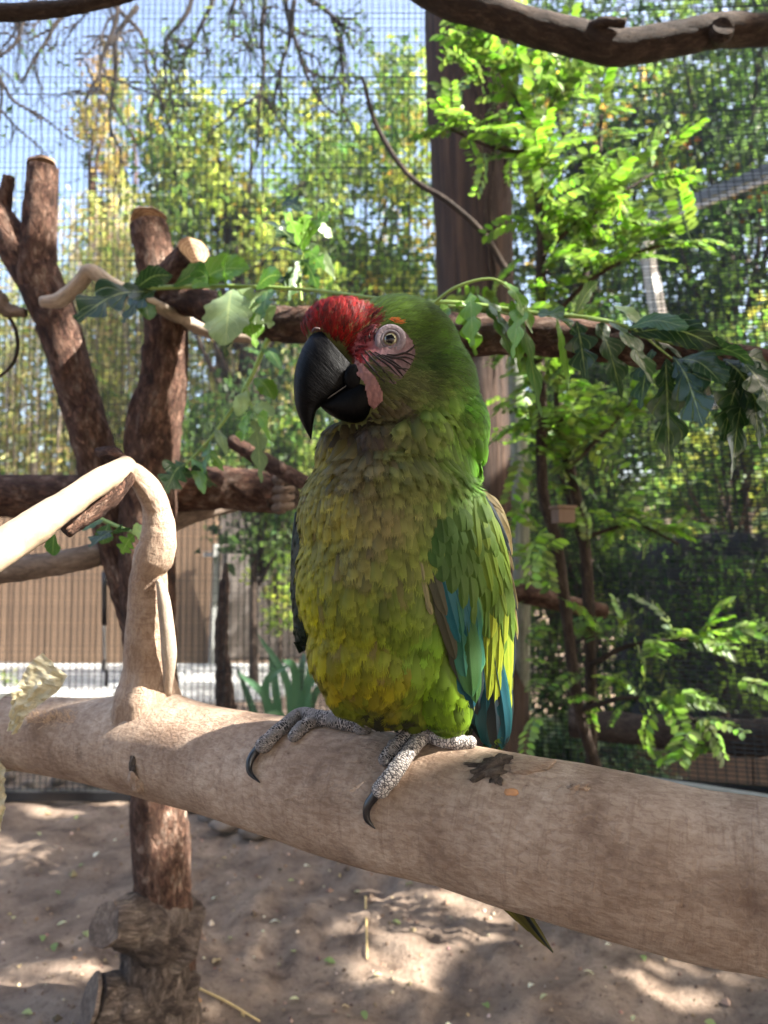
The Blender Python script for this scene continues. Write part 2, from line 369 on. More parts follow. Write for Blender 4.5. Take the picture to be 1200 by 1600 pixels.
def tree(name, label, cat, base, trunk_r, blobs, n_clump, per, spread, L, pal, wts=None, group=None, bark='bark_dark', limbs=True, trunk_top=None, keep=None, limb_r=1.0, **k):
    base = np.array(base, float); root = thing(name, base, label, cat, group)
    p, d, nn, l, wd, c, cl = blob_leaves(blobs, n_clump, per, spread, L, pal, wts, **k)
    if keep is not None:
        m = keep(p + nrm(d) * l[:, None] * .5); p, d, nn, l, wd, c = p[m], d[m], nn[m], l[m], wd[m], c[m]
    V, Fs, C = leaf_cloud(p, d, nn, l, wd, c)
    o = link('crown', mesh(V, Fs, M['leaf_far'], C, smooth=False), root); tag(o, kind='stuff')
    ctr = np.mean([b[0] for b in blobs], 0)
    top = np.asarray(trunk_top) if trunk_top is not None else ctr
    mid = (base + top) / 2 + np.array([0.06, 0, 0]) * np.linalg.norm(top - base) * rng.uniform(-1, 1)
    tube_obj('trunk', [base - [0, 0, 0.1], mid, top], [trunk_r * 1.3, trunk_r, trunk_r * 0.45], M[bark], root, m=24, seg=10, amp=0.1)
    if limbs:
        A = Acc()
        for c in cl[rng.permutation(len(cl))[:min(26, len(cl))]]:
            s = base + (top - base) * rng.uniform(0.45, 0.95)
            V, Fs, R = tube([s, (s + c) / 2 + rand_dirs(1)[0] * 0.1 * np.linalg.norm(c - s), c], [trunk_r * 0.4 * limb_r, trunk_r * 0.22 * limb_r, trunk_r * 0.06 * limb_r], m=8, seg=5)
            A.add(V, Fs, R=R)
        link('limbs', A.mesh(M[bark]), root)
    return root
def PB(px, py, d, rx, ry, rd): return (P(px, py, d), (rx * d / F, rd, ry * d / F))     # a blob from pixels: centre, radii
def under(px, d, dy=0.0): q = P(px, 880, d); return (q[0], q[1] + dy, 0.0)

# ------------------------------------------------------------------ trees beyond the mesh
TB = 'trees beyond the mesh'
tree('leafy_tree', 'yellow-green leafy tree beyond the mesh behind the two sawn-off trunks', 'tree', under(380, 8.0), 0.10,
     [PB(300, 210, 8, 75, 65, 0.8), PB(420, 260, 8, 110, 90, 1.0), PB(340, 360, 8, 100, 90, 1.0), PB(450, 400, 8, 90, 80, 1.0), PB(290, 300, 8, 60, 70, .7)], 200, 34, 0.13, 0.10, [G_Y, G_L, G_M, G_D, G_DRY], [.34, .3, .2, .11, .05], TB)
tree('leafy_tree', 'green and gold tree beyond the mesh between parrot\'s head and tall pole', 'tree', under(580, 9.5), 0.11,
     [PB(570, 330, 9.5, 110, 110, 1.1), PB(610, 230, 9.5, 70, 90, .9), PB(530, 440, 9.5, 120, 90, 1.1), PB(600, 480, 9.5, 100, 80, 1.0), PB(470, 560, 9.5, 120, 90, 1.1), PB(640, 150, 9.5, 40, 60, .8)], 290, 34, 0.15, 0.11, [G_Y, G_L, G_M, G_D, G_DRY], [.24, .28, .27, .14, .07], TB)
tree('leafy_tree', 'tall dark green tree beyond the mesh under the overhanging branch right of the tall pole', 'tree', under(900, 8.5), 0.12,
     [PB(860, 260, 8.5, 110, 120, 1.1), PB(960, 60, 8.5, 120, 80, 1.1), PB(940, 330, 8.5, 120, 120, 1.1), PB(850, 80, 8.5, 80, 80, 1.0), PB(870, 470, 8.5, 120, 120, 1.1), PB(1010, 220, 8.5, 80, 100, 1.0)], 230, 36, 0.15, 0.11, [G_L, G_M, G_D, G_K, G_DRY], [.2, .32, .28, .14, .06], TB)
tree('leafy_tree', 'spreading tree with some russet leaves beyond the mesh above the white metal rail', 'tree', under(1130, 7.0), 0.11,
     [PB(1130, 120, 7, 120, 100, 1.0), PB(1180, 250, 7, 110, 100, 1.0), PB(1090, 300, 7, 90, 90, .9), PB(1150, 400, 7, 130, 110, 1.0), PB(1050, 430, 7, 90, 90, .9), PB(1190, 20, 7, 90, 70, .9), PB(1120, 520, 7, 130, 80, 1.0)], 250, 34, 0.13, 0.095, [G_L, G_M, G_D, G_K, srgb(150, 98, 58)], [.24, .335, .285, .13, .01], TB)
tree('leafy_tree', 'broad green tree beyond the right-hand mesh, past the white metal rail', 'tree', under(1480, 6.0), .12, [PB(1420, 300, 6, 150, 140, 1.0), PB(1580, 200, 6, 150, 140, 1.0), PB(1500, 480, 6, 170, 140, 1.0), PB(1680, 420, 6, 150, 160, 1.0), PB(1420, 620, 6, 120, 120, .8), PB(1600, 680, 6, 150, 150, .8)], 240, 34, .13, .095, [G_L, G_M, G_D, G_K], [.24, .34, .28, .14], TB)
tree('tall_tree', 'tall narrow tree of dry brownish foliage against the sky behind the leaning sawn-off trunk', 'tree', under(165, 14.0), 0.16,
     [PB(165, 190, 14, 34, 80, .5), PB(170, 320, 14, 38, 90, .5), PB(160, 430, 14, 44, 70, .6), PB(172, 120, 14, 18, 50, .4), PB(165, 540, 14, 50, 80, .7)], 90, 40, 0.13, 0.13, [srgb(170, 152, 96), srgb(140, 122, 90), G_OL, G_M], [.28, .3, .27, .15], TB, bark='bark_red')
# bamboo: pale canes and narrow yellow-green leaves
def bamboo(px0, px1, top, d, n, label):
    root = thing('bamboo_clump', under((px0 + px1) / 2, d), label, 'bamboo', 'bamboo clumps behind the fence')
    A = Acc(); lp, ld = [], []
    for i in range(n):
        x = rng.uniform(px0, px1); dd = d + rng.uniform(-.5, .5); b = np.array(under(x, dd)); t = P(x + rng.normal(0, 35), top + abs(rng.normal(0, 60)), dd + rng.normal(0, .3))
        path = [b, (b + t) / 2 + [rng.normal(0, .08), 0, 0], t + [rng.normal(0, .15), 0, 0]]
        V, Fs, R = tube(path, [0.016, 0.014, 0.004], m=12, seg=5); A.add(V, Fs, R=R)
        sp = spline(path, 40)[10:]; k = rng.integers(0, len(sp), 110); q = sp[k] + rng.standard_normal((110, 3)) * np.array([.16, .16, .12]); lp.append(q)
        ld.append(nrm(q - sp[k]) + np.array([0, 0, -.7]))
    link('canes', A.mesh(M['bark_pale']), root)
    lp = np.concatenate(lp); ld = np.concatenate(ld); m = len(lp)
    cc = palette(m, [srgb(204, 200, 140), srgb(184, 182, 136), srgb(176, 158, 110), G_L, G_M], [.32, .27, .16, .15, .10])
    V, Fs, C = leaf_cloud(lp, ld, rand_dirs(m) + [0, 0, .6], 0.17 * rng.uniform(.6, 1.3, m), 0.03, cc)
    tag(link('foliage', mesh(V, Fs, M['leaf_far'], C, smooth=False), root), kind='stuff')
bamboo(-80, 130, 400, 8.6, 60, 'thick clump of yellowish bamboo behind the boards, left of the leaning sawn-off trunk')
bamboo(110, 290, 300, 9.2, 62, 'tall clump of yellowish bamboo behind the boards, showing between the two sawn-off trunks')
bamboo(-420, -90, 380, 8.6, 60, 'thick clump of yellowish bamboo behind the left end of the boards')
bamboo(-800, -420, 360, 8.8, 60, 'thick clump of yellowish bamboo past the left end of the boards')
bamboo(290, 480, 470, 8.8, 55, 'low clump of green-yellow bamboo behind the boards, under the sawn-off trunk\'s horizontal branch')
# far wood that closes the view
n = 46000; px_ = rng.uniform(-1700, 2900, n); dd_ = rng.uniform(15, 21, n); hh_ = 3.4 + 2.2 * fbm(np.stack([px_ * .006, 0 * px_, 0 * px_], -1), 3, 40)
q = np.stack([(px_ - 600) / F * dd_, dd_, rng.random(n) ** .8 * np.clip(hh_, 1.5, 7)], -1)
V, Fs, C = leaf_cloud(q, rand_dirs(n) + [0, 0, -.4], rand_dirs(n) + [0, -.3, .7], .34 * rng.uniform(.6, 1.3, n), .2, palette(n, [G_L, G_M, G_D, G_Y, G_OL], [.25, .3, .2, .15, .1]))
tag(link('far_wood', mesh(V, Fs, M['leaf_far'], C, smooth=False)), 'far-off mass of green trees closing the view beyond the fence', 'wood', kind='stuff')
# hedge row and undergrowth
UG = 'undergrowth outside the mesh'
tree('shrub', 'dense dark shrub outside the mesh behind the fork of the pinnate-leaved bush', 'shrub', under(880, 4.6), 0.03,
     [PB(850, 700, 4.6, 100, 90, .5), PB(960, 640, 4.6, 110, 110, .5), PB(890, 560, 4.6, 90, 80, .5), PB(930, 760, 4.6, 70, 60, .4)], 110, 34, 0.075, 0.065, [G_M, G_D, G_K, G_L], [.35, .3, .2, .15], UG)
tree('shrub', 'dense dark bushy shrub just outside the mesh behind the slim bush\'s bare stems', 'shrub', under(910, 3.5), 0.025,
     [PB(870, 640, 3.5, 80, 90, .3), PB(940, 740, 3.5, 80, 80, .3), PB(890, 860, 3.5, 70, 90, .3), PB(960, 930, 3.5, 60, 80, .3), PB(890, 1040, 3.5, 80, 80, .3), PB(1000, 1060, 3.5, 60, 60, .3), PB(980, 620, 3.5, 70, 70, .3)], 150, 30, 0.05, 0.045, [G_D, G_K, G_M, G_L], [.36, .3, .24, .1], UG, keep=lambda p: p[:, 2] > .02)
tree('shrub', 'broad dark shrub far outside the mesh between the timber pole and the shade cloth', 'shrub', under(860, 5.8), 0.03,
     [PB(840, 860, 5.8, 80, 70, .5), PB(930, 880, 5.8, 80, 70, .5), PB(860, 980, 5.8, 80, 70, .5), PB(950, 960, 5.8, 60, 70, .5), PB(800, 760, 5.8, 70, 70, .5)], 120, 34, .085, .075, [G_D, G_K, G_M], [.4, .35, .25], UG, keep=lambda p: p[:, 2] > .02)
tree('shrub', 'bushy green shrub outside the mesh behind the parrot\'s beak and the hollow log end', 'shrub', under(400, 5.6), 0.03,
     [PB(330, 690, 5.6, 80, 60, .5), PB(430, 640, 5.6, 90, 80, .5), PB(480, 740, 5.6, 60, 80, .5), PB(410, 830, 5.6, 70, 50, .5)], 90, 34, 0.08, 0.075, [G_M, G_D, G_L, G_K], [.32, .3, .2, .18], UG)
tree('shrub', 'loose leafy shrub just outside the mesh in front of the dark shade cloth', 'shrub', under(1120, 3.1), .02,
     [PB(1040, 900, 3.1, 60, 80, .25), PB(1120, 960, 3.1, 70, 70, .25), PB(1200, 900, 3.1, 70, 80, .25), PB(1060, 1040, 3.1, 60, 60, .25), PB(1180, 1050, 3.1, 70, 60, .25)], 60, 26, .06, .05, [G_D, G_K, G_M, G_L], [.34, .26, .28, .12], UG, keep=lambda p: p[:, 2] > .02)
tree('shrub', 'small bright green shrub in front of the weathered grey boards', 'shrub', under(440, 6.3), 0.02,
     [PB(430, 840, 6.3, 42, 45, .3), PB(455, 930, 6.3, 36, 55, .3), PB(400, 880, 6.3, 22, 25, .2)], 34, 30, 0.06, 0.06, [G_L, G_M, G_Y], [.45, .35, .2], UG)
tree('shrub', 'tall green shrub outside the mesh beneath the low white rail piece', 'shrub', under(1130, 5.2), 0.03,
     [PB(1090, 640, 5.2, 110, 80, .5), PB(1190, 600, 5.2, 80, 110, .5), PB(1180, 720, 5.2, 80, 50, .5)], 100, 34, 0.08, 0.07, [G_M, G_D, G_L, G_Y], [.35, .3, .2, .15], UG)

# unseen tree shaped to shade the perch; crown gaps cut for sun patches
D0 = 0.64; PX = D0 / F
def B(u, v, q=0.0): return P(u, v, D0 - q * PX)
gaps = [(P(250, 860, 0.78), .035), (P(235, 1010, 0.8), .03), (P(70, 800, 0.62), .06), (P(150, 745, .68), .05), (P(124, 545, 1.5), .05), (P(135, 580, 1.5), .045), (P(158, 690, 1.5), .03), (P(70, 330, 1.5), .06), (P(280, 520, 1.5), .03), (P(285, 440, 1.5), .02),
        (B(795, 1010), .017), (B(797, 1070), .015), (B(790, 950), .014), (B(785, 830), .02), (B(775, 780), .014), (P(290, 395, 1.4), .03), (P(345, 745, 1.6), .06), (P(262, 1260, 1.5), .03), (P(372, 490, 1.3), .06),
        (G(700, 1430), .11), (G(640, 1500), .06), (G(780, 1395), .07), (G(1080, 1540), .08), (G(80, 1540), .05), (P(470, 360, 1.45), .12), (P(770, 100, 1.95), .34), (P(850, 230, 1.95), .32), (P(930, 330, 1.9), .26), (P(1000, 400, 1.9), .18), (P(1080, 1100, 1.85), .12), (P(400, 620, 1.4), .10),
        (P(960, 500, 1.1), .05), (P(720, 480, 1.1), .04), (P(1000, 1130, 1.9), .12), (G(120, 1240), .18), (B(725, 1160, 30), .004), (P(300, 1105, .75), .02)]
gc = np.array([g[0] for g in gaps]); gr = np.array([g[1] for g in gaps])
def keep_shade(p):  # drops leaves along sun rays so sun patches land on chosen spots
    m = np.ones(len(p), bool)
    for c, r in zip(gc, gr):
        q = p - c; t = q @ SUN; dist = np.linalg.norm(q - t[:, None] * SUN, axis=1)
        m &= ~((dist < r + 0.045) & (t > 0))
    u, v, d = proj(p)
    m &= ~((d > 0.1) & (u > -60) & (u < 1300) & (v > -80) & (v < 1700))
    return m
cc = np.array([-0.15, 1.25, 0.75]) + SUN * 4.6
a1 = nrm(np.cross(SUN, [0, 0, 1])); a2 = np.cross(a1, SUN)
bl = []
for i in range(44):
    r = 2.75 * math.sqrt((i + .5) / 44); an = i * 2.399
    bl.append((cc + a1 * r * cos(an) * 0.95 + a2 * r * sin(an) + SUN * rng.uniform(-.4, .4), (0.52, 0.52, 0.42)))
tree('unseen_shade_tree', 'unseen shade tree right of the perch, its crown gaps cut for sun patches', 'tree', (cc[0] + 1.0, cc[1] + 1.2, 0.0), 0.16, bl, 2300, 32, 0.14, 0.125, [G_M, G_D, G_L], None, None, limb_r=.3, shell=0.2, ratio=0.6, keep=keep_shade)

# second unseen tree, added behind the viewer to keep sky light off the perch
bl = []
for i in range(34):
    r = 3.4 * math.sqrt((i + .5) / 34); an = i * 2.399
    bl.append((np.array([-.2, -2.2, 3.6]) + [r * cos(an) * 1.15, r * sin(an) * .62, rng.uniform(-.5, .5) - .10 * r * r * .8], (.75, .6, .55)))
tree('unseen_shade_tree', 'unseen tree added behind the viewer to keep sky light off the perch', 'tree', (-2.4, -3.4, 0.0), 0.2, bl, 900, 26, 0.17, 0.17, [G_M, G_D, G_K], None, None, shell=0.2, ratio=0.6, keep=keep_shade)
# ------------------------------------------------------------------ fence, pale wall, shade cloth
def fence(name, label, pxs, d0, d1, top, mat, wpx, parts):
    a = P(pxs[0], 880, d0); b = P(pxs[1], 880, d1); root = thing(name, (a[0], a[1], 0), label, 'fence')
    n = int((pxs[1] - pxs[0]) / wpx); wd = np.linalg.norm((b - a)[:2]) / n; rz = math.atan2(b[1] - a[1], b[0] - a[0])
    hh = top; me = None
    for i in range(n):
        q = a + (b - a) * (i + .5) / n; h = hh
        if me is None:
            V, f = box((0, 0, h / 2), (wd * 0.955, 0.022, h)); V[:, 2] += (V[:, 2] > .5) * 0.0; me = mesh(V, f, mat, smooth=False)
        o = link('board', me, root); o.location = (q[0], q[1] + rng.uniform(-.004, .004), 0.03); o.rotation_euler = (0, 0, rz); o.scale = (1, 1, 1 + rng.normal(0, .006))
    for z in (0.35, hh - 0.25):
        V, f = bar(a + [0, .045, z - a[2]], b + [0, .045, z - b[2]], 0.04, 0.09); link('rail', mesh(V, f, mat, smooth=False), root)
    return root
f1 = fence('board_fence', 'tan vertical board fence with a gate across the concrete path', (-700, 338), 7.05, 6.8, 1.52, M['board'], 18.0, None)
V, f = bar(P(338, 850, 6.7), P(331, 1042, 6.7), 0.05, 0.05); link('gate_post', mesh(V, f, M['metal_grey'], smooth=False), f1)
V, f = bar(P(318, 866, 6.74), P(334, 866, 6.74), 0.03, 0.04); link('latch', mesh(V, f, M['metal_grey'], smooth=False), f1)
V, f = bar(P(352, 858, 6.66), P(350, 930, 6.66), 0.04, 0.05); link('hinge', mesh(V, f, M['metal_black'], smooth=False), f1)
fence('weathered_fence', 'weathered dark grey board fence behind the splintered stump', (344, 640), 7.1, 7.6, 1.42, M['board_grey'], 17.0, None)
def panel(name, label, cat, pts, mat, th, thick=None):
    """a hanging sheet through a grid of points, given real thickness"""
    p = np.array(pts); r, c = p.shape[:2]
    nn = nrm(np.cross(p[0, -1] - p[0, 0], p[-1, 0] - p[0, 0])) * th
    V = np.vstack([p.reshape(-1, 3), p.reshape(-1, 3) + nn]); k = r * c
    i, j = np.meshgrid(np.arange(r - 1), np.arange(c - 1), indexing='ij'); a = (i * c + j).reshape(-1)
    q = np.stack([a, a + 1, a + c + 1, a + c], -1); edge = list(range(c)) + [c * x + c - 1 for x in range(1, r)] + [c * (r - 1) + x for x in range(c - 2, -1, -1)] + [c * x for x in range(r - 2, 0, -1)]
    e = np.array(edge); e2 = np.roll(e, -1)
    o = link(name, mesh(V, [q, q[:, ::-1] + k, np.stack([e, e + k, e2 + k, e2], -1)], mat)); tag(o, label, cat); return o
g = []
for v in np.linspace(0, 1, 12):
    row = []
    for u in np.linspace(0, 1, 14):
        x = 965 + 330 * u; topy = 838 + 130 * max(0., .22 - u) ** 1.2 / .22 ** .2 + 8 * sin(u * 9); d = 4.0 - 0.7 * u
        yb = 800 + F * ((CAM_H / d + math.sin(PITCH)) / cos(PITCH)); q = P(x, topy * (1 - v) + yb * v, d) + np.array([0, .05 * sin(u * 17 + v * 2), 0]); row.append(q)
    g.append(row)
panel('shade_cloth', 'dark grey shade cloth screen hung outside the right-hand mesh', 'shade cloth', g, M['cloth'], 0.004)
a = P(1000, 880, 11); b = P(1330, 880, 10)
V, f = box(((a[0] + b[0]) / 2, (a[1] + b[1]) / 2, 0.85), (np.linalg.norm((b - a)[:2]), .2, 1.7), math.atan2(b[1] - a[1], b[0] - a[0]))
wl = thing('garden_wall', ((a[0] + b[0]) / 2, (a[1] + b[1]) / 2, 0), 'pale sunlit garden wall glimpsed through the leaves behind the dark shade cloth', 'wall')
link('wall_face', mesh(V, f, M['render'], smooth=False), wl)
V, f = box(((a[0] + b[0]) / 2, (a[1] + b[1]) / 2, 1.73), (np.linalg.norm((b - a)[:2]) + .06, .3, .06), math.atan2(b[1] - a[1], b[0] - a[0])); link('coping', mesh(V, f, M['render'], smooth=False), wl)

# palm fronds by the right-hand wall
def palm(px, d, label):
    base = np.array(under(px, d)); root = thing('palm', base, label, 'palm'); top = base + [0, 0, 1.05]
    tube_obj('trunk', [base - [0, 0, .05], base + [.03, 0, .6], top], [.13, .11, .08], M['bark_dark'], root, m=24, seg=12, amp=.25)
    for i in range(16):
        an = i * 2.399; el = rng.uniform(.2, 1.2); L = rng.uniform(1.0, 1.5); dr = np.array([cos(an) * cos(el), sin(an) * cos(el), sin(el)])
        path = spline([top, top + dr * L * .5, top + dr * L * .9 + [0, 0, -L * .42]], 40); A = Acc()
        V, Fs, R = tube(path[::4], [.012, .004], m=10, seg=4); A.add(V, Fs, np.tile(srgb(110, 130, 70), (len(V), 1)))
        t = nrm(np.gradient(path, axis=0)); s = nrm(np.cross(t, [0, 0, 1])); k = np.arange(5, 40)
        for sg in (-1, 1):
            n = len(k); D = t[k] * .55 + s[k] * sg + np.array([0, 0, -.35]); l = .34 * np.sin(np.linspace(.35, 3.0, n)) + .06
            V, Fs, C = leaf_cloud(path[k], D, np.tile([0, 0, 1.], (n, 1)), l, .028, palette(n, [G_M, G_D, G_OL], [.5, .35, .15])); A.add(V, Fs, C)
        link('frond', A.mesh(M['leaf_far'], False), root)
palm(1150, 6.2, 'small palm with arching fronds beyond the shade cloth')

# ------------------------------------------------------------------ posts and mesh
pole_a, pole_b = P(722, -140, 2.85), P(742, 430, 2.85)
pdir = pole_b - pole_a; pole_foot = pole_a + pdir * (pole_a[2] + 0.05) / -pdir[2] if pdir[2] < 0 else pole_b
pl = thing('timber_pole', (pole_foot[0], pole_foot[1], 0), 'thick dark weathered timber pole standing behind the parrot', 'pole')
V, Fs, R = tube([pole_a, (pole_a + pole_foot) / 2, pole_foot], [.158, .15, .15], m=40, seg=36, amp=.05, freq=2.0)
t = NT('old_pole'); r = t.attr('rest').outputs['Vector']; n1 = t.noise(t.vec(r, (1, 1, .05)), 38, 6, .65, .6); n2 = t.noise(r, 5, 3)
c = t.ramp(n1, [(.3, srgb(26, 18, 13)), (.5, srgb(56, 40, 30)), (.7, srgb(90, 68, 52))]); c = t.mix(t.ramp(n2, [(.4, (0, 0, 0)), (.7, (1, 1, 1))]), c, t.mix(1., c, (.7, .62, .6), 'MULTIPLY'))
t.p(Base_Color=c, Roughness=.85); t.bump(n1, 1.0, .02)
link('shaft', mesh(V, Fs, t.m, rest=R), pl)
for k in range(5):      # long drying cracks
    s0 = rng.uniform(0, .25); an = -pi / 2 + rng.uniform(-.9, .9); e = []
    for q in np.linspace(s0, s0 + rng.uniform(.15, .35), 8):
        c0 = pole_a + (pole_foot - pole_a) * q; e.append(c0 + np.array([cos(an + .1 * sin(q * 30)) * .152, sin(an) * .152, 0]))
    tube_obj('crack', e, [.002, .006, .002], M['bark_dark'], pl, m=16, seg=5)
V, Fs, R = tube([G(812, 1222), P(815, 900, 2.55), P(806, 560, 2.55)], [.032, .03, .028], m=20, seg=14, amp=.06)  # pale post stands in for the lit right side of the timber pole
o = link('lit_pole_side', mesh(V, Fs, bark_mat('lit_pole_wood', [(.3, srgb(92, 96, 84)), (.5, srgb(124, 128, 114)), (.7, srgb(150, 152, 138))], 40., .1, .5, .003), rest=R)); tag(o, 'slim pale grey post standing just right of the parrot\'s wing', 'post')

def net(c00, c10, c01, c11, su, sv, th, jit=0.0015):
    """wires of a welded mesh over a patch: c00-c10 bottom, c01-c11 top"""
    c00, c10, c01, c11 = map(np.asarray, (c00, c10, c01, c11)); A = Acc()
    nu = int(max(np.linalg.norm(c10 - c00), np.linalg.norm(c11 - c01)) / su); nv = int(max(np.linalg.norm(c01 - c00), np.linalg.norm(c11 - c10)) / sv)
    def bow(a, b, s):
        k = 5; pts = [a + (b - a) * x for x in np.linspace(0, 1, k)]; return pts
    for i in range(nu + 1):
        t = i / nu; V, f = bar(c00 + (c10 - c00) * t + rng.normal(0, jit, 3), c01 + (c11 - c01) * t + rng.normal(0, jit, 3), th, th, (.3, 1, .1)); A.add(V, f)
    for j in range(nv + 1):
        t = j / nv; V, f = bar(c00 + (c01 - c00) * t + rng.normal(0, jit, 3), c10 + (c11 - c10) * t + rng.normal(0, jit, 3), th, th, (.1, .2, 1)); A.add(V, f)
    return A.mesh(M['wire'], False)
def add_net(label, cs, su, sv, th, frame):
    root = thing('wire_mesh_wall', (cs[0][0], cs[0][1], 0), label, 'wire mesh')
    tag(link('wires', net(*cs, su, sv, th), root), kind='stuff')
    for a, b in frame:
        V, f = bar(a, b, .035, .035, (.2, 1, .1)); link('frame_bar', mesh(V, f, M['metal_black'], smooth=False), root)
yb = 2.98
add_net('fine wire mesh wall behind the sawn-off trunks, in front of the board fence', [(-4.6, yb, .02), (.36, yb, .02), (-4.6, yb, 3.9), (.36, yb, 3.9)], .0254, .0127, .0029, [((-4.6, yb, .02), (.36, yb, .02)), ((-4.6, yb, 3.9), (.36, yb, 3.9))])
cs = [P(800, 1205, 3.0), P(1420, 1260, 2.0), P(735, -150, 3.7), P(1180, -150, 2.9)]
add_net('coarser wire mesh wall sloping away above the timber edging on the right', cs, .034, .017, .0036, [(cs[0], cs[1])])
# white metal frame outside the right-hand mesh
mf = thing('steel_lintel', under(1010, 3.9), 'grey and white metal frame outside the right-hand mesh', 'frame')
for nm, a, b, wx, wy, mt in (('rail', P(985, 352, 3.7), P(1290, 232, 2.9), .04, .045, 'metal_grey'), ('rail_trim', P(990, 362, 3.66), P(1290, 245, 2.86), .02, .018, 'metal_white'),
                            ('post', P(1008, 380, 3.7), P(1034, 520, 3.7), .06, .05, 'metal_white'), ('lower_rail', P(1080, 632, 3.6), P(1290, 610, 3.0), .05, .05, 'metal_white')):
    V, f = bar(a, b, wx, wy); link(nm, mesh(V, f, M[mt], smooth=False), mf)
# hanging door closer on the mesh
hc = thing('door_closer', P(163, 1070, 2.93), 'black hanging door closer rod in front of the wire mesh', 'door closer')
tube_obj('cylinder', [P(163, 893, 2.93), P(163, 976, 2.93)], [.011, .011], M['metal_black'], hc, m=4, seg=12)
tube_obj('rod', [P(163, 974, 2.93), P(165, 1066, 2.93)], [.005, .005], M['metal_grey'], hc, m=8, seg=8)
tube_obj('rod', [P(162, 800, 2.93), P(163, 895, 2.93)], [.004, .004], M['metal_black'], hc, m=6, seg=8)
tube_obj('hook', [P(165, 1030, 2.93), P(160, 1042, 2.93), P(167, 1052, 2.93), P(165, 1072, 2.93)], [.006, .006], M['metal_black'], hc, m=12, seg=8)

# timber edging and rocks at the foot of the mesh
te = thing('timber_edging', G(1000, 1238), 'dark old timber edging with a round log on top along the right-hand mesh', 'edging')
e0, e1 = G(905, 1232), G(1330, 1258)
tube_obj('log', [P(890, 1128, 2.62), P(1050, 1145, 2.5), P(1340, 1160, 2.25)], [.05, .055, .06], M['bark_dark'], te, m=30, seg=14, amp=.15)
for i in range(3):
    a = e0 + (e1 - e0) * (i / 3 + .004); b = e0 + (e1 - e0) * ((i + 1) / 3 - .004); a = a + [0, 0.03, .07]; b = b + [0, 0.03, .07]
    V, f = bar(a, b, .05, .17); link('sleeper', mesh(V, f, M['timber'], smooth=False), te)
V, Fs, R = tube([P(900, 1205, 2.2), P(1060, 1225, 2.1), P(1300, 1262, 1.95)], [.009, .009], m=10, seg=8)
o = link('metal_pipe', mesh(V, Fs, M['metal_grey'], rest=R)); tag(o, 'thin grey pipe lying along the foot of the timber edging', 'pipe')
def rock(c, r, label='grey-brown rock at the foot of the mesh behind the perch log', group='rocks along the foot of the mesh'):
    bm = bmesh.new(); bmesh.ops.create_icosphere(bm, subdivisions=3, radius=1); v = np.array([x.co[:] for x in bm.verts]); fc = np.array([[x.index for x in q.verts] for q in bm.faces]); bm.free()
    s = rng.integers(0, 999); v = v * (1 + .28 * fbm(v * 1.3, 3, s)[:, None]) * r * np.array([1, .8, .6])
    o = link('rock', mesh(v + np.asarray(c), fc, M['rock'])); tag(o, label, 'rock', group)
for i in range(14):
    px = [10, 45, 90, 140, 300, 335, 375, 420, 455, 350, 400, 500, 540, 25][i]; x, y, z = G(px, [1222, 1234, 1226, 1230, 1262, 1275, 1285, 1290, 1292, 1298, 1305, 1300, 1306, 1246][i]); rock((x, y, .02), rng.uniform(.03, .07))

# ------------------------------------------------------------------ the perch log with its upright fork
LX = [-140, 0, 100, 200, 300, 400, 500, 600, 700, 800, 900, 1000, 1100, 1200, 1420]
LY = [1128, 1143, 1152, 1165, 1181, 1203, 1227, 1250, 1270, 1295, 1318, 1343, 1367, 1383, 1425]
LT = [100, 110, 123, 143, 160, 175, 195, 208, 214, 230, 245, 255, 258, 266, 280]
LD = [1.03, .95, .90, .85, .80, .748, .70, .66, .628, .60, .578, .56, .545, .53, .49]
lp = [P(x, y, d) for x, y, d in zip(LX, LY, LD)]; lr = [.485 * t * d / F for t, d in zip(LT, LD)]
perch = thing('perch_log', lp[0], 'thick pale brown perch log with an upright fork, under the parrot\'s feet', 'log')
V, Fs, R = tube(lp, lr, m=190, seg=96, amp=.012, freq=5, lump=.025, seed=3)
# swelling where the fork leaves the log, and under it
sp = P(232, 1075, .835)
q = V - sp; dd = np.linalg.norm(q, axis=1); V = V + np.array([0, 0, 1.0]) * (0.016 * np.exp(-(dd / .05) ** 2))[:, None]
logo = link('trunk', mesh(V, Fs, M['log'], rest=R), perch)
dg = bpy.context.evaluated_depsgraph_get()
log_bvh = BVHTree.FromPolygons([tuple(v) for v in V], [tuple(int(i) for i in f) for f in Fs[0]])
def cast(bvh, px, py):
    r = nrm(ray(px, py)); h = bvh.ray_cast(Vector(EYE), Vector(r))
    return (np.array(h[0]), np.array(h[1])) if h[0] is not None else (None, None)
fk = [(232, 1150, .84, 62), (231, 1085, .835, 52), (231, 1040, .83, 38), (231, 960, .82, 32.5), (233, 890, .80, 27), (240, 868, .79, 30), (247, 842, .785, 27), (246, 800, .78, 21), (232, 765, .77, 21), (213, 742, .765, 17), (196, 732, .76, 15)]
fork_o = tube_obj('fork', [P(*a[:3]) for a in fk], [a[3] * a[2] / F for a in fk], M['log'], perch, m=120, seg=48, amp=.05, freq=6, seed=5, lump=.06)
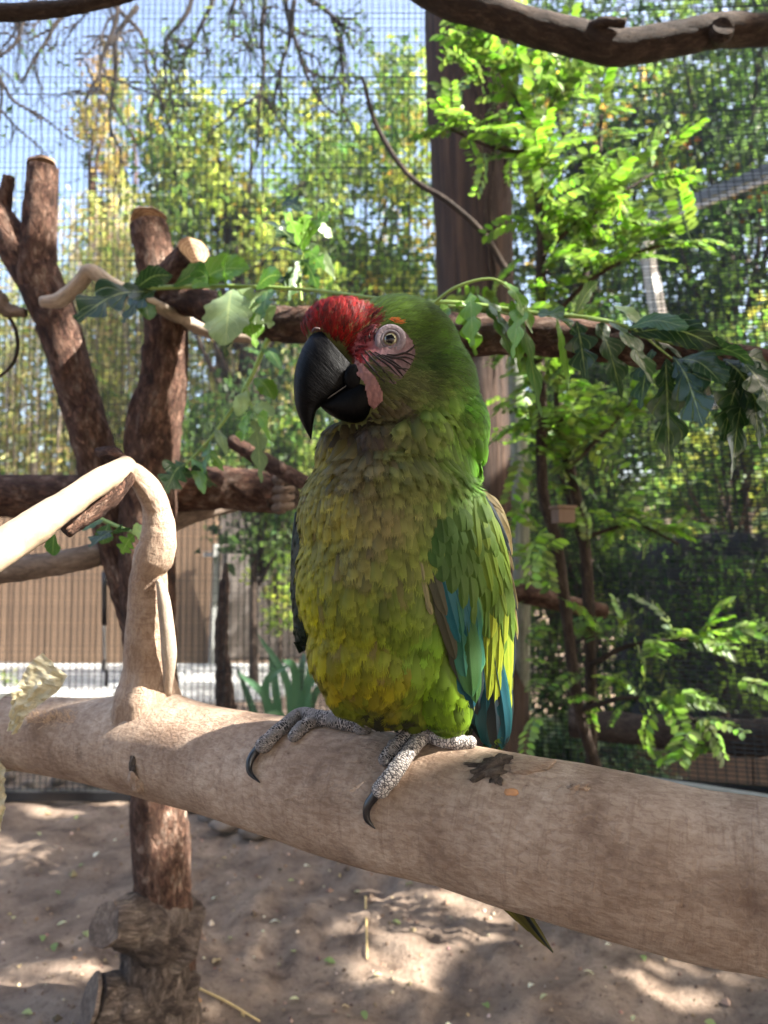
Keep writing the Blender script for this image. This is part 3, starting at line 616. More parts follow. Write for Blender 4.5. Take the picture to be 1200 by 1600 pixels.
# light heartwood side of the fork where bark has peeled
tube_obj('peeled_patch', [P(262, 1085, .815), P(264, 1020, .80), P(256, 940, .79), P(248, 905, .785)], [.004, .0085, .007, .003], M['bark_pale'], perch, m=30, seg=12)
pw = [(200, 728, .762, 17), (150, 757, .72, 22), (95, 795, .68, 26), (20, 845, .63, 29), (-120, 935, .55, 34), (-420, 1120, .42, 34)]
Vp, Fp, Rp = tube([P(*a[:3]) for a in pw], [a[3] * a[2] / F for a in pw], m=50, seg=20, amp=.05, seed=8, lump=.16)
link('peeled_limb', mesh(Vp, Fp, simple('peeled_wood', srgb(146, 128, 106), .8, .25, 45, bump=.5), rest=Rp), perch)
tube_obj('bark_strip', [P(200, 740, .755), P(175, 772, .74), P(140, 800, .725), P(100, 830, .71)], [.009, .0115, .0105, .008], M['bark_red'], perch, m=24, seg=12, amp=.1)
tube_obj('torn_bark', [P(200, 728, .775), P(176, 712, .775), P(150, 706, .78)], [.007, .010, .004], M['bark_red'], perch, m=14, seg=9, amp=.3)
def cap_on(px, py, r, mat, name, sx=1.0, sy=1.0, rise=.35, seed=0, amp=.3, rot=0.0, bvh=None, par=None, sub=3, col=None):
    """a lumpy growth sitting half sunk in a surface"""
    h, n = cast(bvh or log_bvh, px, py)
    bm = bmesh.new(); bmesh.ops.create_icosphere(bm, subdivisions=sub, radius=1); v = np.array([x.co[:] for x in bm.verts]); fc = np.array([[x.index for x in q.verts] for q in bm.faces]); bm.free()
    v = v * (1 + amp * fbm(v * 1.8, 3, seed)[:, None])
    t = nrm(np.cross(n, [0, 0, 1])) ; b = np.cross(n, t); t2 = t * cos(rot) + b * sin(rot); b2 = -t * sin(rot) + b * cos(rot)
    W = h + np.outer(v[:, 0] * r * sx, t2) + np.outer(v[:, 1] * r * sy, b2) + np.outer(v[:, 2] * r * rise, n)
    return link(name, mesh(W, fc, mat, rest=v * r), par or perch)
KN = bark_mat('knot_bark', [(.34, srgb(72, 62, 57)), (.5, srgb(122, 108, 98)), (.66, srgb(160, 144, 130))], 190., .6, 1.0, .002)
cap_on(766, 1202, .0120, KN, 'knot', 1.25, .7, .5, 4, .6, .5, sub=4)
cap_on(782, 1193, .0070, KN, 'knot', 1.5, .75, .75, 9, .5, .2, sub=4)
cap_on(748, 1196, .0060, KN, 'knot', 1.9, .35, .25, 31, .7, .1, sub=4)
cap_on(772, 1214, .0060, KN, 'knot', .8, 1.1, .22, 33, .8, .4, sub=4)
cap_on(806, 1198, .0080, KN, 'knot', 1.9, .4, .25, 35, .6, .0, sub=4)
cap_on(822, 1196, .013, M['log'], 'knot', 1.6, .8, .25, 12, .3, .2, sub=4)
cap_on(800, 1238, .0042, simple('fresh_wood', srgb(186, 134, 92), .8, .15, 80), 'scar', 1.3, .7, .3, 3, .3)
cap_on(905, 1230, .005, M['log'], 'knot', 1.3, .6, .6, 14, .5, sub=4)
cap_on(208, 1200, .007, KN, 'knot', .7, 1.2, .4, 17, .6, sub=4)
cap_on(212, 1222, .010, M['log'], 'scar', .9, 1.3, .35, 19, .4, sub=4)
A = Acc()      # frayed fibres by the strip at the left end
for k in range(260):
    x = rng.uniform(45, 116); h, n = cast(log_bvh, x, 1124 + rng.normal(0, 5) - .03 * (x - 45))
    if h is None: continue
    dv = nrm(n * .6 + rand_dirs(1)[0] + [0.3, 0, 0]); e = h + dv * rng.uniform(.003, .008); V2, f = bar(h - n * .001, e, .0004, .0004); A.add(V2, f)
tag(link('frayed_fibres', A.mesh(simple('bark_fibre', srgb(196, 168, 140), .9), False), perch), kind='stuff')

# pale crumpled strip tied round the left end of the log
strip = thing('paper_strip', P(20, 1200, .9), 'pale crumpled translucent strip tied round the left end of the perch log', 'strip')
tp = NT('thin_paper'); v = tp.n('TexCoord').outputs['Object']; n1 = tp.noise(v, 55, 4, .6)
tp.p(Base_Color=tp.ramp(n1, [(.3, srgb(200, 188, 152)), (.7, srgb(226, 216, 186))]), Roughness=.4); tp.bump(n1, .8, .004)
tr = tp.n('BsdfTranslucent', Color=(.62, .58, .42)); mx = tp.n('MixShader', Fac=.35); tp.t.links.new(tp.b.outputs[0], mx.inputs[1]); tp.t.links.new(tr.outputs[0], mx.inputs[2]); tp.t.links.new(mx.outputs[0], tp.out.inputs[0])
def strip_part(name, rows, seed):
    g = np.array([[P(*(np.array(a) * (1 - t) + np.array(b) * t)) for t in np.linspace(0, 1, 10)] for a, b in rows])
    m = len(g); g2 = np.stack([[spline(g[:, j], 40)[i] for j in range(10)] for i in range(40)])
    ii, jj = np.meshgrid(np.arange(40), np.arange(10), indexing='ij'); cr = np.abs(fbm(np.stack([ii * .16, jj * .3, 0 * ii + seed], -1), 3, seed)) * .010
    g2 = g2 - FWD * (cr - .003)[..., None]; V = np.vstack([g2.reshape(-1, 3), g2.reshape(-1, 3) + FWD * .0004]); a = (ii[:-1, :-1] * 10 + jj[:-1, :-1]).reshape(-1)
    q = np.stack([a, a + 1, a + 11, a + 10], -1); link(name, mesh(V, [q, q[:, ::-1] + 400], tp.m, smooth=False), strip)
strip_part('loose_end', [((14, 1140, .855), (26, 1146, .85)), ((16, 1105, .855), (40, 1120, .848)), ((26, 1075, .86), (66, 1098, .85)), ((44, 1040, .865), (92, 1078, .855)), ((66, 1020, .87), (106, 1056, .86))], 3)
k0 = 0; A = Acc(); pp = spline(lp, 60); tt, nn_, bb_ = frames(pp); rr = np.interp(np.linspace(0, 1, 60), np.linspace(0, 1, len(lr)), lr)
xi = [int(np.argmin(np.abs(np.array([proj(q)[0] for q in pp]) - x))) for x in (-22, 22)]
an = np.linspace(0, 2 * pi, 49)
bnd = []
for s in np.linspace(0, 1, 6):
    i = xi[0] + (xi[1] - xi[0]) * s; c = np.array([np.interp(i, np.arange(60), pp[:, k]) for k in range(3)]); j = int(i)
    bnd.append(c + (np.outer(np.cos(an), nn_[j]) + np.outer(np.sin(an), bb_[j])) * (rr[j] * 1.05 + .002 * np.sin(an * 5 + s * 4))[:, None] + np.outer(np.cos(an - 1.0), tt[j]) * .014)
bnd = np.array(bnd); ii, jj = np.meshgrid(np.arange(5), np.arange(48), indexing='ij'); a = (ii * 49 + jj).reshape(-1); q = np.stack([a, a + 1, a + 50, a + 49], -1)
link('band', mesh(bnd.reshape(-1, 3), q, tp.m), strip)
strip_part('tail', [((-22, 1185, .88), (6, 1190, .875)), ((-22, 1230, .875), (9, 1235, .87)), ((-22, 1265, .875), (6, 1275, .87)), ((-22, 1300, .875), (-2, 1305, .87))], 11)

# ------------------------------------------------------------------ the sawn-off tree standing behind the log
def wood(name, pts, mat, parent, **k):
    d = [p[2] for p in pts]; return tube_obj(name, [P(*p[:3]) for p in pts], [p[3] * p[2] / F for p in pts], mat, parent, **k)
base = G(250, 1592)
stt = thing('sawn_tree', base, 'red-brown sawn-off tree with two trunks standing behind the perch log', 'tree')
dT = proj(base)[2]
wood('trunk', [(248, 1625, dT, 66), (250, 1570, dT, 56), (257, 1450, dT, 45), (250, 1300, dT, 42), (243, 1180, dT, 41), (234, 1000, dT, 40), (230, 850, dT, 42), (236, 720, dT, 42), (240, 660, dT, 41), (256, 590, dT, 36), (259, 500, dT, 35), (250, 440, dT, 31), (240, 390, dT, 30), (232, 350, dT, 28)], M['bark_red'], stt, m=130, seg=40, amp=.07, lump=.05, seed=2)
disc('sawn_top', P(232, 348, dT), P(226, 300, dT + .1) - P(232, 348, dT), 27 * dT / F, M['cut'], stt)
wood('stub', [(252, 445, dT - .02, 26), (275, 425, dT - .05, 25), (300, 397, dT - .09, 24)], M['bark_red'], stt, m=24, seg=24, amp=.06, seed=4)
disc('sawn_end', P(301, 395, dT - .092), P(320, 370, dT - .16) - P(300, 397, dT - .09), 23 * dT / F, M['cut'], stt, seed=2)
wood('second_trunk', [(225, 1000, dT + .03, 28), (205, 920, dT + .03, 32), (178, 820, dT + .02, 33), (147, 700, dT, 31), (118, 600, dT, 31), (88, 500, dT, 32), (58, 425, dT, 33), (60, 375, dT, 27), (64, 320, dT, 25), (66, 262, dT, 23)], M['bark_red'], stt, m=110, seg=36, amp=.06, lump=.06, seed=6)
disc('sawn_top', P(66, 261, dT), P(68, 200, dT + .04) - P(66, 262, dT), 22 * dT / F, M['cut'], stt, seed=3)
wood('limb', [(60, 440, dT, 30), (25, 390, dT, 27), (5, 345, dT, 21), (-10, 320, dT, 16), (-50, 260, dT, 13)], M['bark_red'], stt, m=30, seg=22, amp=.08, seed=7)
wood('stub', [(2, 345, dT, 14), (8, 310, dT, 11), (14, 276, dT, 9)], M['bark_red'], stt, m=14, seg=14, amp=.1, seed=9)
wood('burl', [(258, 1392, dT, 34), (252, 1430, dT - .01, 52), (248, 1480, dT - .01, 54), (250, 1540, dT - .01, 58), (250, 1610, dT, 66)], M['bark_mid'], stt, m=60, seg=48, amp=.10, lump=.16, seed=41)
wood('stub', [(275, 1470, dT, 60), (215, 1446, dT - .05, 46), (190, 1444, dT - .08, 36), (175, 1445, dT - .09, 33)], M['bark_mid'], stt, m=40, seg=40, amp=.10, lump=.12, seed=11)
disc('sawn_end', P(166, 1446, dT - .10), P(120, 1440, dT - .16) - P(175, 1445, dT - .09), 31 * dT / F, M['cut_old'], stt, seed=5)
wood('stub', [(275, 1560, dT, 62), (215, 1562, dT - .05, 48), (180, 1562, dT - .07, 39), (150, 1562, dT - .09, 36)], M['bark_mid'], stt, m=40, seg=40, amp=.10, lump=.12, seed=13)
disc('sawn_end', P(143, 1562, dT - .095), P(100, 1562, dT - .12) - P(150, 1562, dT - .09), 34 * dT / F, M['cut_old'], stt, seed=7)
cross = thing('cross_log', P(200, 775, dT + .09), 'horizontal red-brown log with a hollow end, resting behind the sawn-off trunks', 'log')
wood('bark_body', [(-90, 772, dT + .08, 34), (60, 776, dT + .08, 34), (200, 772, dT + .09, 33), (330, 764, dT + .08, 33), (400, 768, dT + .06, 33), (440, 774, dT + .04, 31)], M['bark_red'], cross, m=80, seg=30, amp=.06, lump=.05, seed=15)
disc('dark_hollow_disc', P(443, 773, dT + .03), P(480, 775, dT - .06) - P(443, 773, dT + .03), 30 * dT / F, M['bark_dark'], cross, seed=4)  # dark disc painted for the shade inside the hollow
hc_ = P(444, 773, dT + .02); 
for k in range(4): tube_obj('gnarl', [hc_ + np.array([-.02, -.012, .03 - .02 * k]), hc_ + np.array([.0, -.02, .026 - .018 * k]), hc_ + np.array([.022, -.012, .03 - .017 * k])], [.008, .012, .005], M['bark_grey'], cross, m=12, seg=9, amp=.4, seed=k)
def branch(name, label, pts, mat, **k):
    d = [P(*p[:3]) for p in pts]; V, Fs, R = tube(d, [p[3] * p[2] / F for p in pts], **k); o = link(name, mesh(V, Fs, M[mat], rest=R)); tag(o, label, 'branch'); return o
branch('bare_branch', 'smooth grey bent branch passing just below the hollow-ended log', [(-80, 902, 1.5, 20), (20, 890, 1.5, 20), (120, 874, 1.52, 19), (190, 852, 1.56, 19), (250, 822, 1.6, 18), (310, 798, 1.64, 17), (380, 782, 1.7, 14)], 'bark_grey', m=50, seg=18, amp=.04, seed=21)
branch('bare_branch', 'short brown branch slanting down onto the hollow end of the cross log', [(362, 690, 1.55, 11), (400, 712, 1.5, 13), (440, 735, 1.45, 13), (500, 768, 1.4, 12)], 'bark_red', m=24, seg=12, amp=.05, seed=22)
branch('bare_branch', 'pale kinked thin branch crossing in front of both sawn-off trunks below their tops', [(66, 472, 1.42, 9), (95, 468, 1.41, 12), (125, 442, 1.40, 12), (142, 424, 1.39, 12), (175, 444, 1.39, 11), (225, 468, 1.40, 10), (290, 502, 1.5, 10), (330, 520, 1.5, 10), (400, 530, 1.5, 8)], 'bark_pale', m=50, seg=12, amp=.05, seed=23)
branch('thick_branch', 'thick dark horizontal branch running behind the parrot\'s head from the sawn-off trunk', [(255, 462, dT, 26), (300, 470, dT - .05, 25), (360, 490, dT - .10, 25), (430, 505, dT - .16, 28), (560, 512, 1.25, 30), (700, 524, 1.15, 34), (820, 522, 1.1, 32), (950, 536, 1.06, 30), (1080, 556, 1.02, 28), (1260, 580, .98, 24), (1600, 640, .9, 18)], 'bark_red', m=90, seg=24, amp=.08, lump=.05, seed=24)
ob = thing('overhead_branch', P(960, 75, 1.3), 'smooth brown branch overhanging in front of the top of the tall pole', 'branch')
wood('limb', [(590, -60, 1.3, 20), (690, 0, 1.3, 22), (760, 18, 1.3, 25), (830, 42, 1.3, 26), (900, 60, 1.3, 27), (960, 74, 1.3, 26), (1050, 62, 1.3, 25), (1120, 48, 1.3, 25), (1200, 46, 1.3, 23), (1330, 30, 1.3, 21), (1900, -60, 1.3, 16)], M['bark_dark'], ob, m=80, seg=24, amp=.04, lump=.04, seed=25)
wood('stub', [(1125, 52, 1.29, 20), (1128, 46, 1.265, 18)], M['bark_dark'], ob, m=8, seg=18, amp=.05); disc('stub_end', P(1129, 45, 1.264), -FWD + UP * .3, 16 * 1.26 / F, M['bark_dark'], ob)
wood('twig_stub', [(905, 52, 1.29, 9), (940, 36, 1.27, 8), (978, 36, 1.26, 7)], M['bark_dark'], ob, m=14, seg=10, amp=.2)
branch('bare_branch', 'dark branch crossing the top of the mesh above the leaning sawn-off trunk', [(-90, 22, 1.2, 13), (40, 18, 1.2, 13), (130, 8, 1.2, 11), (220, -14, 1.2, 9), (300, -50, 1.2, 8)], 'bark_dark', m=30, seg=12, amp=.05, seed=26)
branch('bare_twig', 'thin bare twig arching down to the foot of the tall pole', [(566, 120, 2.3, 2.5), (590, 200, 2.3, 4), (640, 275, 2.25, 4.5), (700, 315, 2.2, 5), (755, 365, 2.2, 5), (795, 430, 2.2, 6)], 'bark_dark', m=40, seg=8)
branch('fallen_branch', 'brown smooth branch jutting out level with the parrot\'s wing, behind the slim stems', [(760, 915, 2.1, 16), (830, 930, 2.1, 16), (890, 945, 2.12, 14), (945, 955, 2.15, 12)], 'bark_red', m=30, seg=14, amp=.05, seed=28)
branch('broken_branch', 'grey broken branch end with a curling twig left of the leaning sawn-off trunk', [(-60, 440, 1.5, 12), (-10, 462, 1.5, 14), (12, 484, 1.5, 11), (40, 489, 1.5, 7)], 'bark_grey', m=24, seg=12, amp=.2, seed=51)
branch('bare_twig', 'thin curling twig hanging from the grey broken branch end', [(8, 484, 1.5, 3.5), (24, 515, 1.5, 3), (27, 548, 1.5, 3), (12, 578, 1.5, 2.5), (-30, 605, 1.5, 2)], 'bark_dark', m=24, seg=6)
st = G(352, 1212)
branch('splintered_stump', 'thin splintered brown stump standing at the mesh beside the strap-leaved plant', [(354, 1222, proj(st)[2], 20), (352, 1100, proj(st)[2], 15), (346, 1000, proj(st)[2], 11), (350, 930, proj(st)[2], 9), (353, 880, proj(st)[2], 3)], 'bark_red', m=40, seg=12, amp=.2, seed=29)
wb = thing('wooden_block', P(880, 808, 1.78), 'small brown wooden block wedged on a slim stem', 'block')
V, f = box(P(880, 806, 1.775), (.044, .035, .034), .3); link('block', mesh(V, f, M['timber'], smooth=False), wb)
V, f = box(P(880, 806, 1.775) + np.array([0, 0, .021]), (.054, .04, .006), .3); link('lid', mesh(V, f, M['timber'], smooth=False), wb)

# ------------------------------------------------------------------ slim bush with pinnate leaves, inside the mesh
bush = thing('pinnate_bush', G(905, 1212), 'slim bush with bright pinnate leaves in front of the tall pole and mesh', 'shrub')
stems = [[(940, 1226, 2.1, 9), (905, 1110, 2.0, 9), (885, 960, 1.95, 9), (868, 840, 1.9, 9), (848, 770, 1.88, 9), (846, 640, 1.85, 9), (842, 520, 1.85, 8), (846, 400, 1.85, 8), (842, 300, 1.85, 7), (836, 220, 1.87, 6), (800, 140, 1.9, 4), (750, 60, 1.92, 2.5)],
         [(925, 1215, 2.1, 9), (922, 1000, 2.0, 9), (912, 840, 1.97, 9), (890, 730, 1.95, 8), (872, 620, 1.93, 7), (905, 480, 1.93, 6), (930, 330, 1.95, 4), (940, 180, 1.97, 3)],
         [(846, 400, 1.85, 5), (900, 350, 1.87, 4), (960, 310, 1.88, 3), (1020, 270, 1.9, 2)], [(842, 520, 1.85, 5), (920, 440, 1.83, 4), (1010, 390, 1.82, 3), (1080, 380, 1.82, 2)],
         [(840, 240, 1.86, 4), (770, 230, 1.86, 3), (700, 200, 1.87, 2)], [(890, 730, 1.95, 5), (960, 660, 1.95, 3), (1010, 600, 1.95, 2)], [(912, 860, 1.97, 5), (860, 700, 2.0, 3), (800, 620, 2.05, 2)],
         [(836, 220, 1.87, 4), (880, 120, 1.88, 3), (900, 60, 1.9, 2)], [(922, 1040, 2.0, 5), (980, 1010, 1.95, 4), (1060, 1000, 1.9, 3), (1150, 1000, 1.88, 2)], [(905, 1110, 2.0, 5), (980, 1090, 1.9, 4), (1060, 1110, 1.85, 3), (1130, 1170, 1.82, 2)],
         [(912, 840, 1.97, 4), (990, 820, 1.95, 3), (1060, 850, 1.93, 2)], [(846, 600, 1.85, 4), (800, 540, 1.88, 3), (760, 480, 1.9, 2)]]
for i, s in enumerate(stems): wood('stem', s, M['bark_dark'], bush, m=50 if i < 2 else 24, seg=10 if i < 2 else 6, amp=.08, seed=30 + i)
def frond_mesh(seed, n=9):
    r = np.random.default_rng(seed); A = Acc(); L = 1.0
    path = spline([(0, 0, 0), (.5, .05 * r.normal(), .10), (1, .08 * r.normal(), -.02 - .15 * r.random())], 30)
    V, Fs, R = tube(path, [.008, .003], m=8, seg=4); A.add(V, Fs, np.tile(G_M, (len(V), 1)))
    k = np.linspace(6, 27, n).astype(int); t = nrm(np.gradient(path, axis=0))
    for j, i in enumerate(k):
        for sg in (-1, 1):
            D = nrm(np.array([t[i][0] * .55, sg, .1 * r.normal() - .15])); ln = .26 * (1 - .35 * abs(j / n - .45)) * r.uniform(.85, 1.12); N = nrm(np.array([0.15 * r.normal(), .3 * r.normal(), 1])); S = nrm(np.cross(D, N)); U = np.cross(S, D)
            c0 = path[i] + D * .015; pr = [(0, 0), (.25, .19), (.55, .25), (.82, .16), (1, 0)]
            mid = [c0 + D * ln * s - U * ln * .12 * s * s for s, _ in pr]
            V = [mid[0]] + [mid[q] + S * g * pr[q][1] * ln + U * .05 * ln for q in (1, 2, 3) for g in (-1, 1)] + [mid[4]] + [mid[q] for q in (1, 2, 3)]
            f3 = [(0, 8, 1), (0, 2, 8), (5, 10, 7), (10, 6, 7)]; f4 = [(1, 8, 9, 3), (8, 2, 4, 9), (3, 9, 10, 5), (9, 4, 6, 10)]
            c = palette(1, [G_L, G_M, srgb(118, 158, 58)], None, .15)[0]
            A.add(np.array(V), [np.array(f3), np.array(f4)], np.tile(c, (11, 1)))
    D = t[-1]; return A.mesh(M['leaf'], True)
fm = [frond_mesh(s, n) for s, n in ((1, 9), (2, 8), (3, 10), (4, 7), (5, 9), (6, 8))]
fm_sp = [[spline([P(*p[:3]) for p in s], 60), i] for i, s in enumerate(stems)]
def put_frond(p, dr, L, k):
    o = bpy.data.objects.new('leaf_spray', fm[k]); COL.objects.link(o); o.parent = bush; o.matrix_parent_inverse = Matrix.Translation(-Vector(bush.location))
    x = Vector(nrm(dr)); z = Vector((rng.normal(0, .35), rng.normal(0, .35) - .15, 1)); y = z.cross(x).normalized(); z = x.cross(y)
    o.matrix_basis = Matrix.Translation(Vector(p)) @ Matrix((x, y, z)).transposed().to_4x4() @ Matrix.Scale(L, 4)
n_f = 0
for (sp_, i) in fm_sp:
    lo = {0: 24, 1: 24}.get(i, 8); cnt = {0: 86, 1: 62}.get(i, 16)
    for k in range(cnt):
        j = rng.integers(lo, 60); p = sp_[j]; u, v_, d = proj(p)
        if 640 < v_ < 1050 and i < 2 and rng.random() < .45: continue
        dr = np.array([rng.normal(0, .8), rng.normal(-.25, .6), rng.normal(.2, .45)])
        t = nrm(sp_[min(j + 1, 59)] - sp_[j - 1]); dr = nrm(dr) + .35 * t
        if i == 0 and v_ < 200: dr = dr + np.array([-.35, 0, .35])
        put_frond(p, dr, rng.uniform(.085, .15), rng.integers(0, 6)); n_f += 1
for (x, y, d, ex, ey) in [(745, 90, 1.9, 690, 60), (735, 130, 1.9, 690, 190), (770, 60, 1.9, 720, 25), (760, 200, 1.88, 680, 190), (760, 150, 1.88, 715, 70), (1030, 260, 1.88, 1070, 210), (1000, 300, 1.86, 1030, 350), (1040, 380, 1.82, 1100, 385), (960, 420, 1.82, 1020, 400), (820, 40, 1.9, 800, -20), (1080, 1110, 1.85, 1150, 1215), (1040, 1060, 1.85, 1075, 1150), (1120, 1000, 1.85, 1210, 985), (1140, 1060, 1.85, 1190, 1080)]:
    put_frond(P(x, y, d), P(ex, ey, d - .06) - P(x, y, d), .135, rng.integers(0, 6))

for k in range(46):      # sprays that hang before the pole and its painted lit edge, right of the wing
    y = rng.uniform(545, 1120); x = rng.uniform(790, 900) + (20 if y > 750 else 0); d = rng.uniform(1.75, 2.15)
    put_frond(P(x, y, d), np.array([rng.normal(-.3, .6), rng.normal(-.3, .4), rng.normal(-.1, .4)]), rng.uniform(.09, .15), rng.integers(0, 6))
# low grey-green ground plants under the bush
def low_plant(px, py, n, size, label, pal, group, hgt=.2, rad=.16):
    b = G(px, py); root = thing('ground_plant', (b[0], b[1], 0), label, 'plant', group)
    q = rng.standard_normal((n, 3)) * [rad * .5, rad * .4, hgt * .35] + [b[0], b[1], hgt * .55]; q[:, 2] = np.abs(q[:, 2])
    V, Fs, C = leaf_cloud(q, rand_dirs(n) + [0, -.3, .1], rand_dirs(n) * .6 + [0, -.3, 1], size * rng.uniform(.6, 1.3, n), size * .55, palette(n, pal))
    tag(link('foliage', mesh(V, Fs, M['leaf'], C, smooth=False), root), kind='stuff'); A = Acc()
    for i in range(9):
        V, Fs, R = tube([(b[0] + rng.normal(0, .02), b[1] + rng.normal(0, .02), -.01), q[i]], [.003, .0015], m=5, seg=5); A.add(V, Fs, R=R)
    link('stems', A.mesh(M['bark_dark']), root)
for px, py in [(840, 1215), (880, 1222), (920, 1228), (960, 1235), (1000, 1240), (830, 1190), (900, 1195), (860, 1170)]: low_plant(px, py, 200, .05, 'low grey-green leafy plant on the ground at the foot of the slim bush', [srgb(110, 134, 104), srgb(80, 108, 76), srgb(130, 150, 120), G_M], 'low plants at the foot of the bush')
low_plant(10, 1075, 60, .035, 'small bright green weed at the edge of the concrete path', [G_L, G_Y], None, .12, .1)

def strap_leaf(root, mat, path, wd, col, name='leaf', n=14, fold=.25, prof=None, jit=.06):
    p = spline(path, n); t = nrm(np.gradient(p, axis=0)); s = nrm(np.cross(t, -FWD + UP * .3)); u = np.cross(s, t)
    a = np.linspace(0, 1, n); w2 = wd / 2 * (prof(a) if prof else np.minimum(1, 4 * (a + .12)) * (1 - a ** 3))
    V = np.concatenate([p - s * w2[:, None] + u * (w2 * fold)[:, None], p, p + s * w2[:, None] + u * (w2 * fold)[:, None]]); i = np.arange(n - 1)
    Fs = np.concatenate([np.stack([i, i + n, i + n + 1, i + 1], -1), np.stack([i + n, i + 2 * n, i + 2 * n + 1, i + n + 1], -1)])
    c = np.clip(np.asarray(col) * (1 + jit * rng.standard_normal()), 0, 1); C = np.tile(c, (3 * n, 1)); C[n:2 * n] = np.clip(C[n:2 * n] * 1.1, 0, 1)
    U = np.concatenate([np.stack([np.full(n, x), a], -1) for x in (-1, 0, 1)])
    return link(name, mesh(V, Fs, M[mat], C, uv=U), root)
ag = thing('strap_leaved_plant', G(455, 1250), 'strap-leaved green plant growing behind the log between stump and parrot', 'plant'); da = proj(G(455, 1250))[2]
for (x, y, mx, my, ex, ey, dz) in [(450, 1240, 452, 1080, 402, 990, .0), (455, 1240, 420, 1100, 372, 1050, -.1), (455, 1240, 440, 1120, 385, 1140, -.15), (460, 1240, 480, 1080, 488, 1015, 0), (455, 1240, 470, 1100, 510, 1040, -.1), (450, 1240, 430, 1070, 424, 1010, .05), (455, 1240, 400, 1120, 370, 1040, .1), (460, 1240, 500, 1130, 545, 1110, -.15), (450, 1240, 410, 1150, 362, 1110, .1), (458, 1240, 462, 1060, 440, 1030, -.2), (458, 1240, 490, 1090, 530, 1060, .1), (455, 1240, 415, 1080, 455, 1035, -.05), (455, 1240, 470, 1060, 475, 1020, .15)]:
    strap_leaf(ag, 'leaf_gloss', [P(x, y, da), P(mx, my, da + dz * .5), P(ex, ey, da + dz)], 13 * da / F, srgb(88, 124, 94), 'leaf', prof=lambda a: np.sin(np.clip(a * .85 + .15, 0, 1) * pi) ** .6)

# ------------------------------------------------------------------ cut leafy boughs laid over the horizontal branch
def lobed(a): return np.clip(np.sin(np.clip(a, 0.0, 1) * pi) ** .75, 0, 1) * (.26 + .74 * np.abs(np.sin(a * 3.4 * pi + .3))) * 1.1
def plain(a): return np.sin(np.clip(a, .0, 1) * pi) ** .8 * (1 + .08 * np.sin(a * 40))
def lobed_leaf(root, path, wd, col, lob):
    n = 34; p = spline(path, n); a = np.linspace(0, 1, n); t = nrm(np.gradient(p, axis=0)); tw = rng.normal(0, .35) + rng.normal(0, .5) * a; s = nrm(np.cross(t, -FWD + UP * .35 + RIGHT * rng.normal(0, .4))); u = np.cross(s, t)
    s, u = s * np.cos(tw)[:, None] + u * np.sin(tw)[:, None], -s * np.sin(tw)[:, None] + u * np.cos(tw)[:, None]
    V, U = [], []; xs = (-1, -.5, 0, .5, 1); fold = rng.uniform(.12, .5)
    for x in xs:
        ph = rng.normal(0, .05); aa = np.clip(a + ph * abs(x), 0, 1); w2 = wd / 2 * ((lobed(aa) if lob else plain(aa)) if abs(x) == 1 else .5 * (lobed(a) if lob else plain(a)) * 2)
        curl = fold * abs(x) - .25 * x * x + .10 * np.sin(a * 14 + x * 3) * abs(x)
        fwd_ = t * (wd * .22 * abs(x) * np.sin(a * pi))[:, None]
        V.append(p + s * (x * w2)[:, None] + u * (curl * w2)[:, None] + fwd_); U.append(np.stack([np.full(n, float(x)), a], -1))
    i, j = np.meshgrid(np.arange(4), np.arange(n - 1), indexing='ij'); q = (i * n + j).reshape(-1)
    c = np.clip(np.asarray(col) * (1 + .14 * rng.standard_normal()), 0.01, .8)
    return link('leaf', mesh(np.concatenate(V), np.stack([q, q + n, q + n + 1, q + 1], -1), M['leaf_vein'], np.tile(c, (5 * n, 1)), uv=np.concatenate(U)), root)
def bough(label, stem, leaves, r=4.0, twigs=()):
    root = thing('leafy_bough', P(*stem[0]), label, 'bough')
    tube_obj('stem', [P(*q) for q in stem], [r * stem[0][2] / F, .45 * r * stem[-1][2] / F], M['stemg'], root, m=60, seg=8)
    for tw in twigs: tube_obj('twig', [P(*q) for q in tw], [2.6 * tw[0][2] / F, 1.5 * tw[-1][2] / F], M['stemg'], root, m=20, seg=6)
    for (x, y, d, ex, ey, wpx, col, lob) in leaves:
        a = P(x, y, d); dl = rng.normal(-.03, .03); b = P(ex, ey, d + dl); sag = np.array([0, 0, .12 * np.linalg.norm(b - a)])
        lobed_leaf(root, [a, (a + b) / 2 + sag, b], wpx * d / F * 1.1, col, lob)
M['stemg'] = simple('green_stem', srgb(128, 152, 78), .5, .1, 40)
c1, c2, c3, c4 = srgb(104, 146, 54), srgb(66, 100, 50), srgb(40, 66, 42), srgb(140, 162, 120)
